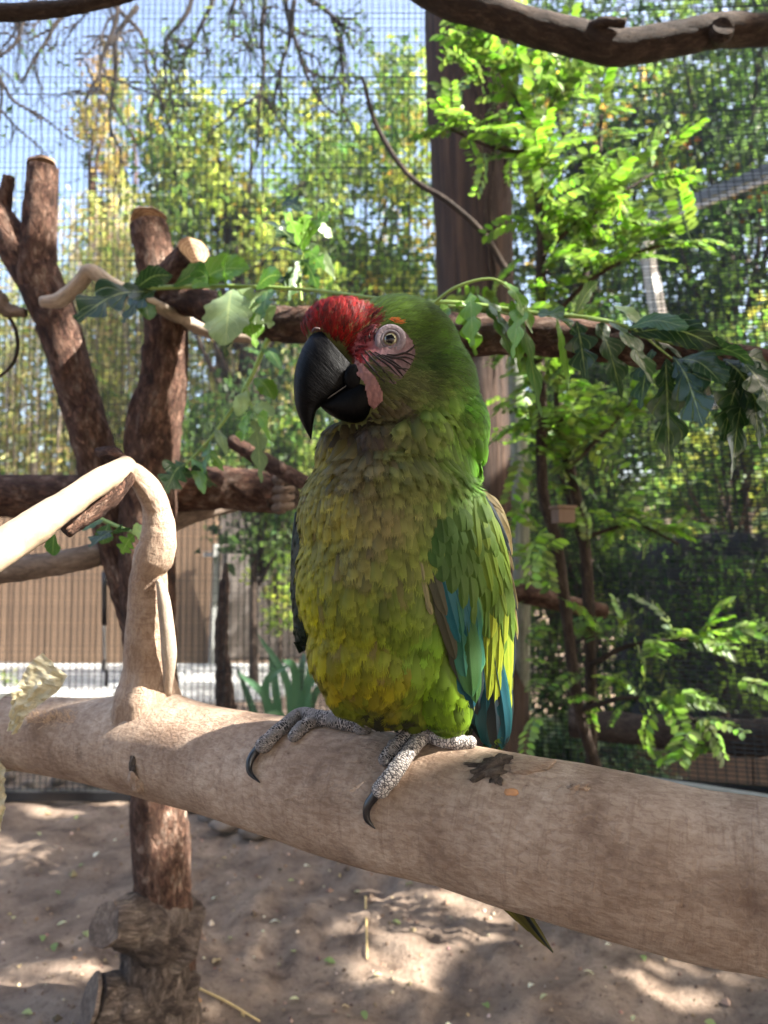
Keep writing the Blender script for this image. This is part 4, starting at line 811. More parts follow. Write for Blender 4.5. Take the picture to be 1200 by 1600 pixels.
bough('bough of large lobed leaves drooping over the thick branch right of the parrot\'s head', [(640, 474, 1.1), (720, 474, 1.08), (840, 490, 1.06), (940, 500, 1.04), (1050, 535, 1.02), (1150, 552, 1.0), (1290, 600, .97)],
      [(700, 478, 1.06, 668, 520, 30, c1, 1), (720, 470, 1.06, 742, 556, 34, c1, 1), (735, 456, 1.06, 738, 540, 30, c1, 1), (745, 460, 1.05, 800, 530, 36, c2, 1), (760, 480, 1.04, 806, 575, 34, c2, 1), (800, 470, 1.04, 812, 585, 26, c1, 1), (806, 480, 1.04, 845, 650, 30, c2, 1), (820, 470, 1.05, 800, 560, 26, c1, 1), (790, 440, 1.06, 830, 520, 26, c1, 1), (870, 495, 1.03, 889, 612, 18, c1, 0), (700, 480, 1.06, 690, 510, 24, c1, 0), (840, 490, 1.04, 900, 520, 40, c2, 1),
       (900, 500, 1.02, 915, 590, 44, c3, 1), (935, 505, 1.02, 972, 625, 48, c3, 1), (950, 500, 1.0, 1020, 600, 36, c2, 1), (960, 478, 1.02, 1010, 522, 24, c4, 0), (985, 520, 1.0, 1130, 545, 42, c3, 0), (975, 515, 1.0, 1075, 512, 28, c2, 0), (1040, 560, .98, 1046, 730, 62, c3, 1), (1052, 556, .97, 1098, 665, 56, c3, 1), (1020, 545, .99, 1000, 640, 50, c3, 1), (1060, 560, .97, 1130, 600, 48, c3, 0), (1150, 552, .96, 1240, 610, 54, c3, 0), (1155, 560, .95, 1215, 660, 60, c3, 1), (1158, 590, .95, 1130, 690, 56, c3, 1), (1165, 610, .95, 1142, 750, 44, c3, 1), (1175, 600, .95, 1186, 700, 40, c3, 1), (1110, 570, .97, 1090, 640, 50, c3, 1), (1130, 560, .97, 1190, 640, 56, c3, 0), (1090, 550, .98, 1180, 570, 50, c3, 0), (900, 490, 1.03, 935, 440, 24, c2, 0), (1020, 530, 1.0, 1090, 580, 54, c3, 1)], 4.5,
      [[(660, 490, 1.08), (710, 450, 1.06), (770, 436, 1.05), (805, 465, 1.04), (815, 520, 1.04)], [(920, 498, 1.03), (985, 512, 1.0), (1050, 560, .98)], [(1000, 525, 1.01), (1090, 545, .98), (1160, 556, .96)], [(700, 478, 1.07), (760, 484, 1.05), (830, 500, 1.04)]])
bough('long leafy bough laid across the sawn-off trunks towards the parrot\'s head', [(150, 456, 1.36), (240, 450, 1.34), (350, 447, 1.30), (470, 452, 1.25), (560, 462, 1.18), (650, 474, 1.12)],
      [(238, 455, 1.33, 118, 500, 56, c3, 1), (245, 452, 1.33, 190, 505, 44, c3, 1), (225, 470, 1.32, 232, 500, 26, c2, 0), (270, 447, 1.32, 340, 425, 30, c2, 0), (300, 447, 1.3, 392, 420, 42, c1, 0), (352, 448, 1.28, 350, 400, 24, c1, 0), (362, 452, 1.27, 352, 540, 66, c4, 0), (370, 452, 1.27, 425, 510, 44, c4, 1), (380, 455, 1.28, 400, 545, 38, c1, 1), (345, 455, 1.29, 352, 560, 36, c3, 1), (330, 445, 1.3, 300, 425, 26, c2, 0), (400, 450, 1.27, 440, 430, 26, c2, 0), (420, 452, 1.27, 410, 500, 30, c2, 1), (210, 452, 1.34, 270, 430, 30, c3, 0)], 4.5)
bough('upright sprig of bright palmate leaves above the bough, left of the parrot\'s crown', [(470, 470, 1.3), (468, 430, 1.3), (472, 392, 1.3)],
      [(472, 392, 1.29, 442, 330, 26, c1, 1), (472, 390, 1.29, 478, 335, 28, c1, 1), (473, 392, 1.28, 518, 330, 28, c1, 1), (474, 394, 1.28, 508, 420, 26, c1, 1), (470, 394, 1.30, 402, 400, 34, c3, 1), (472, 392, 1.31, 410, 345, 30, c3, 1), (478, 380, 1.3, 525, 440, 20, c4, 0), (470, 410, 1.29, 450, 470, 24, c2, 1), (471, 405, 1.29, 500, 460, 24, c2, 1), (486, 350, 1.31, 520, 372, 22, c4, 0), (470, 440, 1.29, 430, 440, 24, c3, 1), (472, 330, 1.33, 440, 318, 24, c3, 1)], 3.4)
bough('light green hanging stem with a few leaves between the sawn-off trunk and the parrot\'s beak', [(418, 530, 1.32), (392, 590, 1.31), (362, 640, 1.30), (320, 695, 1.29), (262, 752, 1.28)],
      [(385, 610, 1.29, 372, 650, 22, c4, 0), (400, 590, 1.29, 428, 625, 30, c1, 0), (392, 640, 1.28, 430, 650, 22, c4, 0), (398, 655, 1.27, 408, 755, 26, c4, 1), (392, 640, 1.28, 378, 690, 24, c1, 1), (400, 648, 1.28, 425, 690, 24, c1, 0), (340, 672, 1.28, 352, 712, 20, c4, 0), (330, 685, 1.28, 320, 740, 26, c2, 1), (300, 715, 1.27, 318, 772, 24, c1, 0), (290, 725, 1.28, 258, 770, 40, c3, 1), (312, 700, 1.27, 350, 735, 26, c1, 0), (280, 738, 1.27, 340, 760, 30, c3, 1), (410, 545, 1.31, 440, 580, 20, c2, 0)], 4.0, [[(385, 605, 1.3), (395, 640, 1.28), (420, 660, 1.27)]])
bough('short green sprig tucked behind the upright fork of the perch log', [(150, 808, 1.0), (190, 825, .98), (240, 842, .96)], [(200, 830, .97, 140, 855, 34, c3, 1), (210, 835, .97, 190, 865, 26, c1, 1), (170, 818, .98, 160, 850, 26, c2, 0), (205, 832, .97, 232, 862, 24, c4, 0), (160, 812, .99, 130, 830, 22, c2, 0), (85, 830, .98, 82, 868, 26, c2, 0)], 4.0, [[(150, 808, 1.0), (110, 815, .99), (85, 830, .98)]])

# ------------------------------------------------------------------ bare hanging twigs beyond the mesh
def twigs(label, roots, d, n, L, seed, leafy=0):
    r = np.random.default_rng(seed); A = Acc(); ends = []
    def grow(p, dr, l, rad, lev):
        pts = [p]; q = p.copy(); v = dr
        for k in range(7): v = nrm(v + r.normal(0, .22, 3) + np.array([0, 0, -.10])); q = q + v * l / 7; pts.append(q.copy())
        V, Fs, R = tube(np.array(pts), [rad, rad * .45], m=14, seg=5); A.add(V, Fs, R=R); ends.extend(pts[2:])
        if lev > 0:
            for k in range(4): j = r.integers(1, 7); grow(pts[j], nrm(v + r.normal(0, .75, 3)), l * r.uniform(.4, .7), rad * .5, lev - 1)
    for (x, y, ex, ey) in roots: a = P(x, y, d); b = P(ex, ey, d); grow(a, nrm(b - a), np.linalg.norm(b - a), .014, 2)
    root = thing('hanging_branch', P(*roots[0][:2], d), label, 'branch', 'bare hanging branches above the mesh'); link('twigs', A.mesh(M['bark_dark']), root)
    if leafy:
        e = np.array(ends); k = r.integers(0, len(e), leafy); q = e[k] + r.normal(0, .05, (leafy, 3))
        V, Fs, C = leaf_cloud(q, rand_dirs(leafy) + [0, 0, -.6], rand_dirs(leafy) + [0, 0, .5], .05 * rng.uniform(.6, 1.3, leafy), .016, palette(leafy, [G_M, G_D, G_L])); tag(link('leaves', mesh(V, Fs, M['leaf_far'], C, smooth=False), root), kind='stuff')
twigs('tangle of bare drooping twigs above the leaning sawn-off trunk', [(-30, 20, 60, 190), (150, -30, 230, 170), (215, 10, 120, 200), (60, -20, 20, 120), (190, -30, 130, 240), (-40, 60, 10, 220), (100, -30, 90, 150)], 3.6, 3, 1, 5, 120)
twigs('drooping twigs with small feathery leaves hanging in front of the yellow-green tree', [(400, -40, 380, 90), (440, -30, 480, 190), (330, -40, 300, 120), (470, -20, 560, 70), (520, 30, 600, 130), (410, -30, 450, 260), (300, -30, 290, 160), (460, 0, 400, 150)], 3.6, 3, 1, 8, 900)

# ------------------------------------------------------------------ litter on the dirt
def litter_mesh(seed):
    r = np.random.default_rng(seed); n = 8; a = np.linspace(0, 1, n); wv = np.sin(np.clip(a, .02, .98) * pi) ** .8 * .3
    p = np.stack([a - .5, .08 * np.sin(a * 3 + seed), .12 * np.sin(a * pi) + .02 * r.normal(0, 1, n)], -1)
    V = np.concatenate([p - np.outer(wv, [0, 1, -.3]), p, p + np.outer(wv, [0, 1, .3])]); i = np.arange(n - 1)
    return V, np.concatenate([np.stack([i, i + n, i + n + 1, i + 1], -1), np.stack([i + n, i + 2 * n, i + 2 * n + 1, i + n + 1], -1)])
lm = []
for s, c in enumerate([srgb(205, 205, 165), srgb(168, 178, 120), srgb(196, 172, 132), srgb(226, 222, 205), srgb(120, 142, 88)]):
    V, Fs = litter_mesh(s); lm.append(mesh(V, Fs, M['leaf'], np.tile(c, (len(V), 1))))
spots = [(558, 1382), (438 + 20, 1470), (612, 1350), (335, 1395), (66, 1453), (97, 1430), (135, 1452), (30, 1510), (150, 1330), (128, 1350), (60, 1300), (42, 1590), (338, 1492), (430, 1427), (515, 1488), (460, 1545), (620, 1430), (885, 1447), (830, 1530), (1005, 1502), (850, 1555), (1110, 1580), (540, 1560), (700, 1590), (90, 1380), (20, 1420), (360, 1450), (405, 1365), (480, 1350), (85, 1470), (590, 1520), (455, 1310 + 60), (380, 1570), (950, 1480), (760, 1560), (990, 1580), (120, 1270), (75, 1262), (180, 1300), (640, 1380), (695, 1372), (735, 1385), (350, 1330), (920, 1520), (570, 1585)]
for k, (x, y) in enumerate(spots):
    g_ = G(x, y); o = link('fallen_leaf', lm[k % 5]); o.location = (g_[0], g_[1], gz(g_[0], g_[1]) + .003); o.rotation_euler = (rng.normal(0, .2), rng.normal(0, .2), rng.uniform(0, 6.3)); s = rng.uniform(.014, .03); o.scale = (s, s, s)
    tag(o, 'small pale fallen leaf lying on the dry dirt below the perch log', 'leaf', 'fallen leaves on the dirt')
for lab, a, b in (('straw stalk lying on the dirt beside the foot of the sawn-off tree', (298, 1543), (406, 1581)), ('straw stalk lying on the dirt below the log between the parrot\'s feet', (571, 1390), (574, 1490)), ('short straw stalk just below the lower edge of the perch log', (529, 1322), (531, 1362))):
    p0, p1 = G(*a), G(*b); p0[2] = gz(p0[0], p0[1]) + .005; p1[2] = gz(p1[0], p1[1]) + .005; pm = (p0 + p1) / 2; pm[2] += .004
    V, Fs, R = tube([p0, pm, p1], [.0022, .0026, .0018], m=10, seg=8); tag(link('straw', mesh(V, Fs, M['straw'])), lab, 'straw')
n = 1500      # crumbs and pebbles
q = np.stack([rng.uniform(-1.1, 1.0, n), rng.uniform(.9, 2.95, n), np.zeros(n)], -1); A = Acc()
oc = np.array([[1, 0, 0], [-1, 0, 0], [0, 1, 0], [0, -1, 0], [0, 0, 1], [0, 0, -1]], float); of = np.array([[0, 2, 4], [2, 1, 4], [1, 3, 4], [3, 0, 4], [2, 0, 5], [1, 2, 5], [3, 1, 5], [0, 3, 5]])
cp = palette(n, [srgb(120, 98, 80), srgb(90, 72, 60), srgb(180, 165, 145), srgb(150, 128, 105)], [.4, .35, .1, .15])
for k in range(n):
    s = rng.uniform(.002, .006) * (1 + (rng.random() < .06) * 1.2); A.add(oc * s * rng.uniform(.6, 1.3, (6, 3)) + q[k] + [0, 0, gz(q[k][0], q[k][1]) + s * .3], of, cp[k])
tc = NT('crumb'); tc.p(Base_Color=tc.attr('Col').outputs['Color'], Roughness=.95)
tag(link('dirt_crumbs', A.mesh(tc.m, False)), 'loose crumbs of earth and small pebbles scattered over the dirt', 'gravel', kind='stuff')

# ------------------------------------------------------------------ the parrot
bird = thing('parrot', B(640, 1170, 0), 'large green parrot with red forehead and black beak perched on the log', 'parrot')
def ico(sub=3):
    bm = bmesh.new(); bmesh.ops.create_icosphere(bm, subdivisions=sub, radius=1); v = np.array([x.co[:] for x in bm.verts]); f = np.array([[x.index for x in q.verts] for q in bm.faces]); bm.free(); return v, f
IV, IF = ico(3)
A = Acc()
ELL = [(622, 556, -4, 98, 93, 70), (536, 512, 12, 62, 44, 44), (606, 604, 26, 82, 66, 58), (672, 618, -8, 74, 100, 76), (638, 722, -2, 104, 92, 80), (606, 688, 58, 48, 26, 32), (664, 676, 48, 46, 32, 38), (728, 668, 2, 36, 56, 50), (580, 646, 8, 46, 56, 42), (604, 806, 16, 136, 120, 104), (536, 716, 24, 42, 56, 44), (612, 905, 12, 146, 160, 116),
       (590, 1015, 14, 106, 92, 92), (702, 1056, 22, 48, 92, 46), (546, 1052, 24, 40, 66, 42), (606, 1082, -6, 72, 52, 56), (716, 862, 4, 76, 108, 78), (752, 970, -12, 48, 160, 56), (770, 1095, -28, 26, 82, 32), (478, 900, -46, 20, 115, 38), (690, 1090, -55, 62, 84, 40), (650, 1060, -10, 60, 80, 60)]
for (u, v, q, a, b, c) in ELL: A.add(B(u, v, q) + IV[:, :1] * a * PX * RIGHT + IV[:, 1:2] * b * PX * UP + IV[:, 2:] * c * PX * FWD, IF)
tmp = link('tmp', A.mesh(None))
md = tmp.modifiers.new('r', 'REMESH'); md.mode = 'VOXEL'; md.voxel_size = .0036
ms = tmp.modifiers.new('s', 'SMOOTH'); ms.factor = .5; ms.iterations = 6
bme = bpy.data.meshes.new_from_object(tmp.evaluated_get(bpy.context.evaluated_depsgraph_get()))
bpy.data.objects.remove(tmp)
bme.name = 'body'; bme.materials.clear(); bme.materials.append(simple('under_down', srgb(78, 82, 44), .9, .2, 200))
bme.polygons.foreach_set('use_smooth', np.ones(len(bme.polygons), bool))
body = link('body', bme, bird)
BV = np.empty(len(bme.vertices) * 3, np.float32); bme.vertices.foreach_get('co', BV); BV = BV.reshape(-1, 3).astype(float)
bme.calc_loop_triangles(); BT = np.empty(len(bme.loop_triangles) * 3, np.int32); bme.loop_triangles.foreach_get('vertices', BT); BT = BT.reshape(-1, 3)
bbvh = BVHTree.FromPolygons([tuple(v) for v in BV], [tuple(int(x) for x in f) for f in BT])
def near(p):
    h = bbvh.find_nearest(Vector(p)); return np.array(h[0]), np.array(h[1])
def inpoly(u, v, poly):
    c = np.zeros(np.shape(u), bool); n = len(poly)
    for i in range(n):
        (x0, y0), (x1, y1) = poly[i], poly[i - 1]
        if y0 != y1: c ^= ((y0 > v) != (y1 > v)) & (u < (x1 - x0) * (v - y0) / (y1 - y0) + x0)
    return c
FACE = [(548, 546), (560, 520), (578, 508), (600, 506), (630, 514), (645, 532), (650, 552), (643, 572), (630, 590), (620, 602), (604, 598), (588, 584), (572, 572), (556, 566)]
GAPE = [(556, 562), (572, 572), (588, 588), (600, 612), (598, 628), (584, 640), (576, 630), (570, 600), (556, 584)]
BEAKP = [(470, 535), (488, 516), (520, 528), (548, 552), (560, 575), (578, 600), (584, 640), (565, 662), (530, 660), (500, 640), (485, 690), (455, 640), (455, 580)]
RED = [(463, 515), (470, 486), (490, 468), (520, 462), (545, 466), (566, 480), (590, 500), (572, 522), (562, 545), (556, 568), (540, 552), (520, 534), (495, 520), (480, 532), (466, 530)]
WING = [(664, 806), (700, 778), (748, 758), (782, 790), (815, 880), (820, 1000), (815, 1190), (752, 1190), (735, 1090), (700, 1010), (668, 900)]
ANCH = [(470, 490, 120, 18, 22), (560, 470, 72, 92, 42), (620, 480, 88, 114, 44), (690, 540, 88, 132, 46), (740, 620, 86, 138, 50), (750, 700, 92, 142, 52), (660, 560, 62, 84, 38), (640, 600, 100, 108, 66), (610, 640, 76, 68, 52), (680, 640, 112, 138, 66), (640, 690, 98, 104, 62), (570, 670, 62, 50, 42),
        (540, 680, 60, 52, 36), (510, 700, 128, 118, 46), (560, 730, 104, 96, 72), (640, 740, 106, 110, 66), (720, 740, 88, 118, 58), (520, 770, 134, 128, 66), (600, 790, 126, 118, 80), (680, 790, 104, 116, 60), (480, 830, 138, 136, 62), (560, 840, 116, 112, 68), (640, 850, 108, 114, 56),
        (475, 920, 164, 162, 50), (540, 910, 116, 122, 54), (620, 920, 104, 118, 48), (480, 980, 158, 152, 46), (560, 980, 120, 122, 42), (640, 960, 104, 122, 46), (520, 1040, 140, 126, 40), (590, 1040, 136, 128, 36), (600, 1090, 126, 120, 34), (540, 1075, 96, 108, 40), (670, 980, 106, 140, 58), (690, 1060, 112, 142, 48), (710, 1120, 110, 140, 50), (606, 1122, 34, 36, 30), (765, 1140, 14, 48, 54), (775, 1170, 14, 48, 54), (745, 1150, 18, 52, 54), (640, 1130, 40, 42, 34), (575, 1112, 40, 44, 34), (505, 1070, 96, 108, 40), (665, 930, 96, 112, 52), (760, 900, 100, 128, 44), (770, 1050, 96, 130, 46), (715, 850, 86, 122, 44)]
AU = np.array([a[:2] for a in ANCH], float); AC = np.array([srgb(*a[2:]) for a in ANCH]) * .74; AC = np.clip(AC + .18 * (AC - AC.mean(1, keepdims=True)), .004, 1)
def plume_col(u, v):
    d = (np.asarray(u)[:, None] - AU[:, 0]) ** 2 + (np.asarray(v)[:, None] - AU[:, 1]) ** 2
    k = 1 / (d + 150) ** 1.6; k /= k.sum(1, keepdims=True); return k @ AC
# sample points over the skin, thinned to even spacing that grows from head to belly
tri = BV[BT]; ar = np.linalg.norm(np.cross(tri[:, 1] - tri[:, 0], tri[:, 2] - tri[:, 0]), axis=1)
def sample(n):
    k = rng.choice(len(BT), n, p=ar / ar.sum()); a, b = rng.random((2, n)); f = a + b > 1; a[f] = 1 - a[f]; b[f] = 1 - b[f]
    t = tri[k]; p = t[:, 0] + (t[:, 1] - t[:, 0]) * a[:, None] + (t[:, 2] - t[:, 0]) * b[:, None]
    return p, nrm(np.cross(t[:, 1] - t[:, 0], t[:, 2] - t[:, 0]))
def thin(p, rad):
    cell = rad.max(); grid = {}; keep = []
    for i, q in enumerate(p):
        c = tuple(np.floor(q / cell).astype(int)); ok = True; r2 = rad[i] ** 2
        for dx in (-1, 0, 1):
            for dy in (-1, 0, 1):
                for dz in (-1, 0, 1):
                    for j in grid.get((c[0] + dx, c[1] + dy, c[2] + dz), ()):
                        e = p[j] - q
                        if e @ e < r2: ok = False; break
                    if not ok: break
                if not ok: break
            if not ok: break
        if ok: keep.append(i); grid.setdefault(c, []).append(i)
    return np.array(keep)
def plumes(p, dirs, L, W, cols, nb, lift, tipj=.25, wid=1.5, spread=.55):
    """soft contour feathers: each a shaft with nb barbs to either side that part a little at the tip"""
    n = len(p); K = 6; path = np.zeros((n, K, 3)); nor = np.zeros((n, K, 3))
    for i in range(n):
        q, m = near(p[i]); t = dirs[i]
        for k in range(K):
            path[i, k] = q + m * lift[i] * (.15 + .85 * (k / (K - 1)) ** 1.2); nor[i, k] = m
            t = t - m * (t @ m); t = t / max(np.linalg.norm(t), 1e-6)
            q, m = near(q + t * L[i] / (K - 1))
    def at(s):
        x = np.clip(s, 0, 1) * (K - 1); i0 = np.minimum(x.astype(int), K - 2); f = (x - i0)[:, None]; r = np.arange(n)
        ex = np.maximum(s - 1, 0)[:, None] * L[:, None]; tt = nrm(path[r, K - 1] - path[r, K - 2])
        return path[r, i0] * (1 - f) + path[r, i0 + 1] * f + tt * ex, nor[r, i0]
    Vs, Cs = [], []
    for b in range(nb):
        s0 = .12 + .80 * b / (nb - 1)
        for sg in (-1, 1):
            a, m = at(np.full(n, s0)); a2, _ = at(np.full(n, min(s0 + wid * .42 / nb, 1.0)))
            se = s0 + (.34 + .12 * (1 - s0)) * (1 + tipj * rng.standard_normal(n)); e, me_ = at(se)
            t = nrm(at(np.minimum(se + .02, 1.2))[0] - at(np.maximum(se - .1, 0))[0]); sd = nrm(np.cross(me_, t))
            prof = math.sin(pi * min(1, .12 + .95 * (s0 ** .8))) ** .55 if s0 < .9 else .42
            half = W * .5 * prof * (1 + .18 * rng.standard_normal(n))
            tipp = e + sd * (sg * half)[:, None] - me_ * (half * .10)[:, None]
            wv = t * (L * wid * .36 / nb)[:, None]
            Vs.append(np.stack([a, a2, tipp + wv * .5, tipp - wv * .35], 1))
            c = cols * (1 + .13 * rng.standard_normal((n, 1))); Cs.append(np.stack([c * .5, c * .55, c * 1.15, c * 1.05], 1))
    V = np.concatenate(Vs).reshape(-1, 3); C = np.clip(np.concatenate(Cs).reshape(-1, 3), .003, .9); i = np.arange(len(V) // 4) * 4
    return V, np.stack([i, i + 1, i + 2, i + 3], -1), C
def shingles(p, dirs, L, W, cols, lift, nf=19):
    """breast and belly feathers: a cambered soft vane with a comb of loose barbs round its tip"""
    n = len(p); ss = np.array([0, .22, .45, .66, .82, .92]); K = len(ss); path = np.zeros((n, K, 3)); nor = np.zeros((n, K, 3))
    for i in range(n):
        q, m = near(p[i]); t = dirs[i]
        for k in range(K):
            path[i, k] = q + m * lift[i] * (.1 + .9 * ss[k]); nor[i, k] = m
            t = t - m * (t @ m); t = t / max(np.linalg.norm(t), 1e-6)
            if k < K - 1: q, m = near(q + t * L[i] * (ss[k + 1] - ss[k]))
    T = nrm(np.gradient(path, axis=1)); S = nrm(np.cross(nor, T)); xs = np.array([-1, -.62, -.25, .25, .62, 1.0]); hw = np.array([.5, .85, 1.05, 1.05, .9, .58])
    X = xs[None, None, :] * hw[None, :, None] * (W / 2)[:, None, None] * (1 + .06 * rng.standard_normal((n, K, 6)))
    sag = (X ** 2) / (W[:, None, None]) * 1.1; back = (xs ** 2)[None, None, :] * (ss ** 2)[None, :, None] * L[:, None, None] * .13
    V = path[:, :, None] + S[:, :, None] * X[..., None] - nor[:, :, None] * sag[..., None] - T[:, :, None] * back[..., None]
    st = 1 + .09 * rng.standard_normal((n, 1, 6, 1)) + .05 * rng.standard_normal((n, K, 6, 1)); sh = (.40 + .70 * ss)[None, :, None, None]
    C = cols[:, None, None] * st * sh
    b = np.arange(n)[:, None, None] * (K * 6); i, j = np.meshgrid(np.arange(K - 1), np.arange(5), indexing='ij'); q = b + (i * 6 + j)[None]
    Fq = np.stack([q, q + 1, q + 7, q + 6], -1).reshape(-1, 4); V1 = V.reshape(-1, 3); C1 = C.reshape(-1, 3)
    Vf, Cf = [], []
    for k in range(nf):
        x = -1 + 2 * (k + .5) / nf + .05 * rng.standard_normal(n); f = np.clip((x + 1) / 2, 0, .999) * 5; j0 = f.astype(int); fr = (f - j0)[:, None]; r = np.arange(n)
        row = 5 if abs(-1 + 2 * (k + .5) / nf) < .8 else 4
        a = V[r, row, j0] * (1 - fr) + V[r, row, np.minimum(j0 + 1, 5)] * fr; t = T[r, row]; s = S[r, row]; l = L * (.10 + .10 * rng.random(n)) * (1 - .35 * x ** 2)
        e = a + t * l[:, None] + s * (x * l * .55 + .12 * l * rng.standard_normal(n))[:, None] - nor[r, row] * (l * .12)[:, None]; wv = s * (W * .62 / nf)[:, None]
        Vf.append(np.stack([a - wv - t * (L * .05)[:, None], a + wv - t * (L * .05)[:, None], e], 1)); c = cols * (1.06 + .14 * rng.standard_normal((n, 1))); Cf.append(np.stack([c, c, c * 1.12], 1))
    V2 = np.concatenate(Vf).reshape(-1, 3); i = np.arange(len(V2) // 3) * 3 + len(V1)
    return np.vstack([V1, V2]), [Fq, np.stack([i, i + 1, i + 2], -1)], np.clip(np.vstack([C1, np.concatenate(Cf).reshape(-1, 3)]), .003, .9)
def feather_mat(name, vane=False, trans=.12):
    t = NT(name); a = t.attr('Col').outputs['Color']; c = a
    if vane:
        uv = t.n('UVMap').outputs[0]; sx = t.n('SeparateXYZ', Vector=uv); x, y = sx.outputs[0], sx.outputs[1]
        s = t.math('ADD', t.math('MULTIPLY', y, 58.0), t.math('MULTIPLY', t.math('ABSOLUTE', x), -26.0)); v3 = t.n('CombineXYZ', X=s, Y=t.math('MULTIPLY', x, 2.0)).outputs[0]
        nz = t.noise(v3, 1.6, 3, .6); c = t.mix(t.math('MULTIPLY', t.ramp(nz, [(.35, (1, 1, 1)), (.6, (0, 0, 0))]), .35), a, t.mix(1.0, a, (.55, .6, .55), 'MULTIPLY'))
        t.bump(nz, .35, .0006)
    t.p(Base_Color=c, Roughness=.6); t.b.inputs['Specular IOR Level'].default_value = .28; t.b.inputs['Sheen Weight'].default_value = .0
    tr = t.n('BsdfTranslucent', Color=t.mix(1.0, c, (1.3, 1.3, .7), 'MULTIPLY')); mx = t.n('MixShader', Fac=trans)
    t.t.links.new(t.b.outputs[0], mx.inputs[1]); t.t.links.new(tr.outputs[0], mx.inputs[2]); t.t.links.new(mx.outputs[0], t.out.inputs[0]); return t.m
M['plume'] = feather_mat('soft_plumage'); M['vane'] = feather_mat('vaned_feather', True, .25)
pts, pn = sample(60000); u, v, dep = proj(pts); vis = (pn @ FWD) < .35
FC = np.mean(FACE, 0); FIN = [tuple(FC + (np.array(q) - FC) * .78) for q in FACE]; GC = np.mean(GAPE, 0); GIN = [tuple(GC + (np.array(q) - GC) * .68) for q in GAPE]
bare = (inpoly(u, v, FIN) | inpoly(u, v, GIN) | inpoly(u, v, BEAKP)) & (dep < D0 + .01)
redm = inpoly(u, v, RED) & (dep < D0 + .03)
wingm = inpoly(u, v, WING) & (dep < D0 + .05)
head = np.clip((690 - v) / 90, 0, 1); rad = np.interp(v, [540, 610, 700, 800, 900], [.0021, .0024, .0036, .0049, .0056])
STRIP = [(654, 880), (672, 862), (705, 862), (750, 1060), (728, 1095), (690, 1010)]
m = ~bare & ~redm & ~(wingm & (u > 700)) & ~(inpoly(u, v, STRIP) & (dep < D0 + .03)); ii = np.where(m)[0]; kp = ii[thin(pts[ii], rad[ii])]
p, nv, uu, vv = pts[kp], pn[kp], u[kp], v[kp]; hd = head[kp][:, None]
dirs = nrm((p - B(505, 560, 25)) * np.array([1, 1, .9])) * hd + (1 - hd) * (np.array([0, 0, -1.0]) + np.outer((uu - 610) / 900, RIGHT))
dirs = nrm(dirs + .10 * rng.standard_normal(dirs.shape) + np.where((vv > 640) & (vv < 760), 1, 0)[:, None] * np.array([.25, 0, 0]) * np.sign(uu - 560)[:, None] * .6)
sc_ = rad[kp] / .0019
L = np.where(vv < 610, .0135, 4.7 * rad[kp]) * rng.uniform(.85, 1.2, len(p)); L = np.where(vv > 985, L * 1.15, L); W = L * np.where(vv < 610, .40, .66)
cols = plume_col(uu + rng.normal(0, 7, len(p)), vv + rng.normal(0, 7, len(p))) * (1 + .19 * rng.standard_normal((len(p), 1))).clip(.5, 1.6)
brown = (rng.random(len(p)) < .03) & (vv > 700) & (vv < 1050) & (uu < 660); cols[brown] = .5 * cols[brown] + .5 * srgb(92, 74, 52)
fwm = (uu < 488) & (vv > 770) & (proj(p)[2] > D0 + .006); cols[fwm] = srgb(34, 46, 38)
lift = np.where(vv < 610, .0022, .125 * L) * rng.uniform(.75, 1.3, len(p))
ruf = np.exp(-((vv - 712) / 24) ** 2) * (uu > 560); lift = lift + .009 * ruf * rng.uniform(.3, 1, len(p)); L = L * (1 + .5 * ruf)     # ruffled collar
hm = vv < 610 + rng.normal(0, 14, len(p)); A = Acc()
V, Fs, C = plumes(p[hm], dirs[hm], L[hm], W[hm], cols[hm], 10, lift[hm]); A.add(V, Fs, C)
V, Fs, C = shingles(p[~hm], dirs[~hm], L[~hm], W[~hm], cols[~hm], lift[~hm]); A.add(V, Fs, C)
tag(link('plumage', A.mesh(M['plume']), bird), kind='stuff')
# loose collar where the cheek and nape feathers fall over the neck
row = []
for poly, k_, ln_, lf_ in (([(536, 690), (575, 704), (625, 716), (680, 716), (728, 700), (750, 680)], 34, .026, .0085), ([(592, 690), (630, 690), (664, 668), (692, 640)], 18, .021, .0075), ([(545, 712), (600, 728), (660, 736), (715, 728), (745, 708)], 30, .026, .0065), ([(610, 655), (650, 650), (690, 625), (715, 600)], 18, .020, .0055)):
    cv = spline([(x, y, 0) for x, y in poly], k_)
    for x, y, _ in cv: row.append((x + rng.normal(0, 4), y + rng.normal(0, 4), ln_ * rng.uniform(.85, 1.15), lf_ * rng.uniform(.6, 1.2)))
rp, rl, rf, ru_, rv_ = [], [], [], [], []
for x, y, l_, f_2 in row:
    h, n_ = cast(bbvh, x, y)
    if h is not None: rp.append(h); rl.append(l_); rf.append(f_2); ru_.append(x); rv_.append(y + 18)
rp = np.array(rp); rl = np.array(rl); ru_ = np.array(ru_)
rd_ = nrm(np.array([0, 0, -1.]) + np.outer((ru_ - 630) / 260, RIGHT) + .10 * rng.standard_normal(rp.shape))
V, Fs, C = shingles(rp, rd_, rl, rl * .62, plume_col(ru_, np.array(rv_)) * (1.08 + .12 * rng.standard_normal((len(rp), 1))), np.array(rf), 23)
tag(link('collar_plumage', mesh(V, Fs, M['plume'], C), bird), kind='stuff')
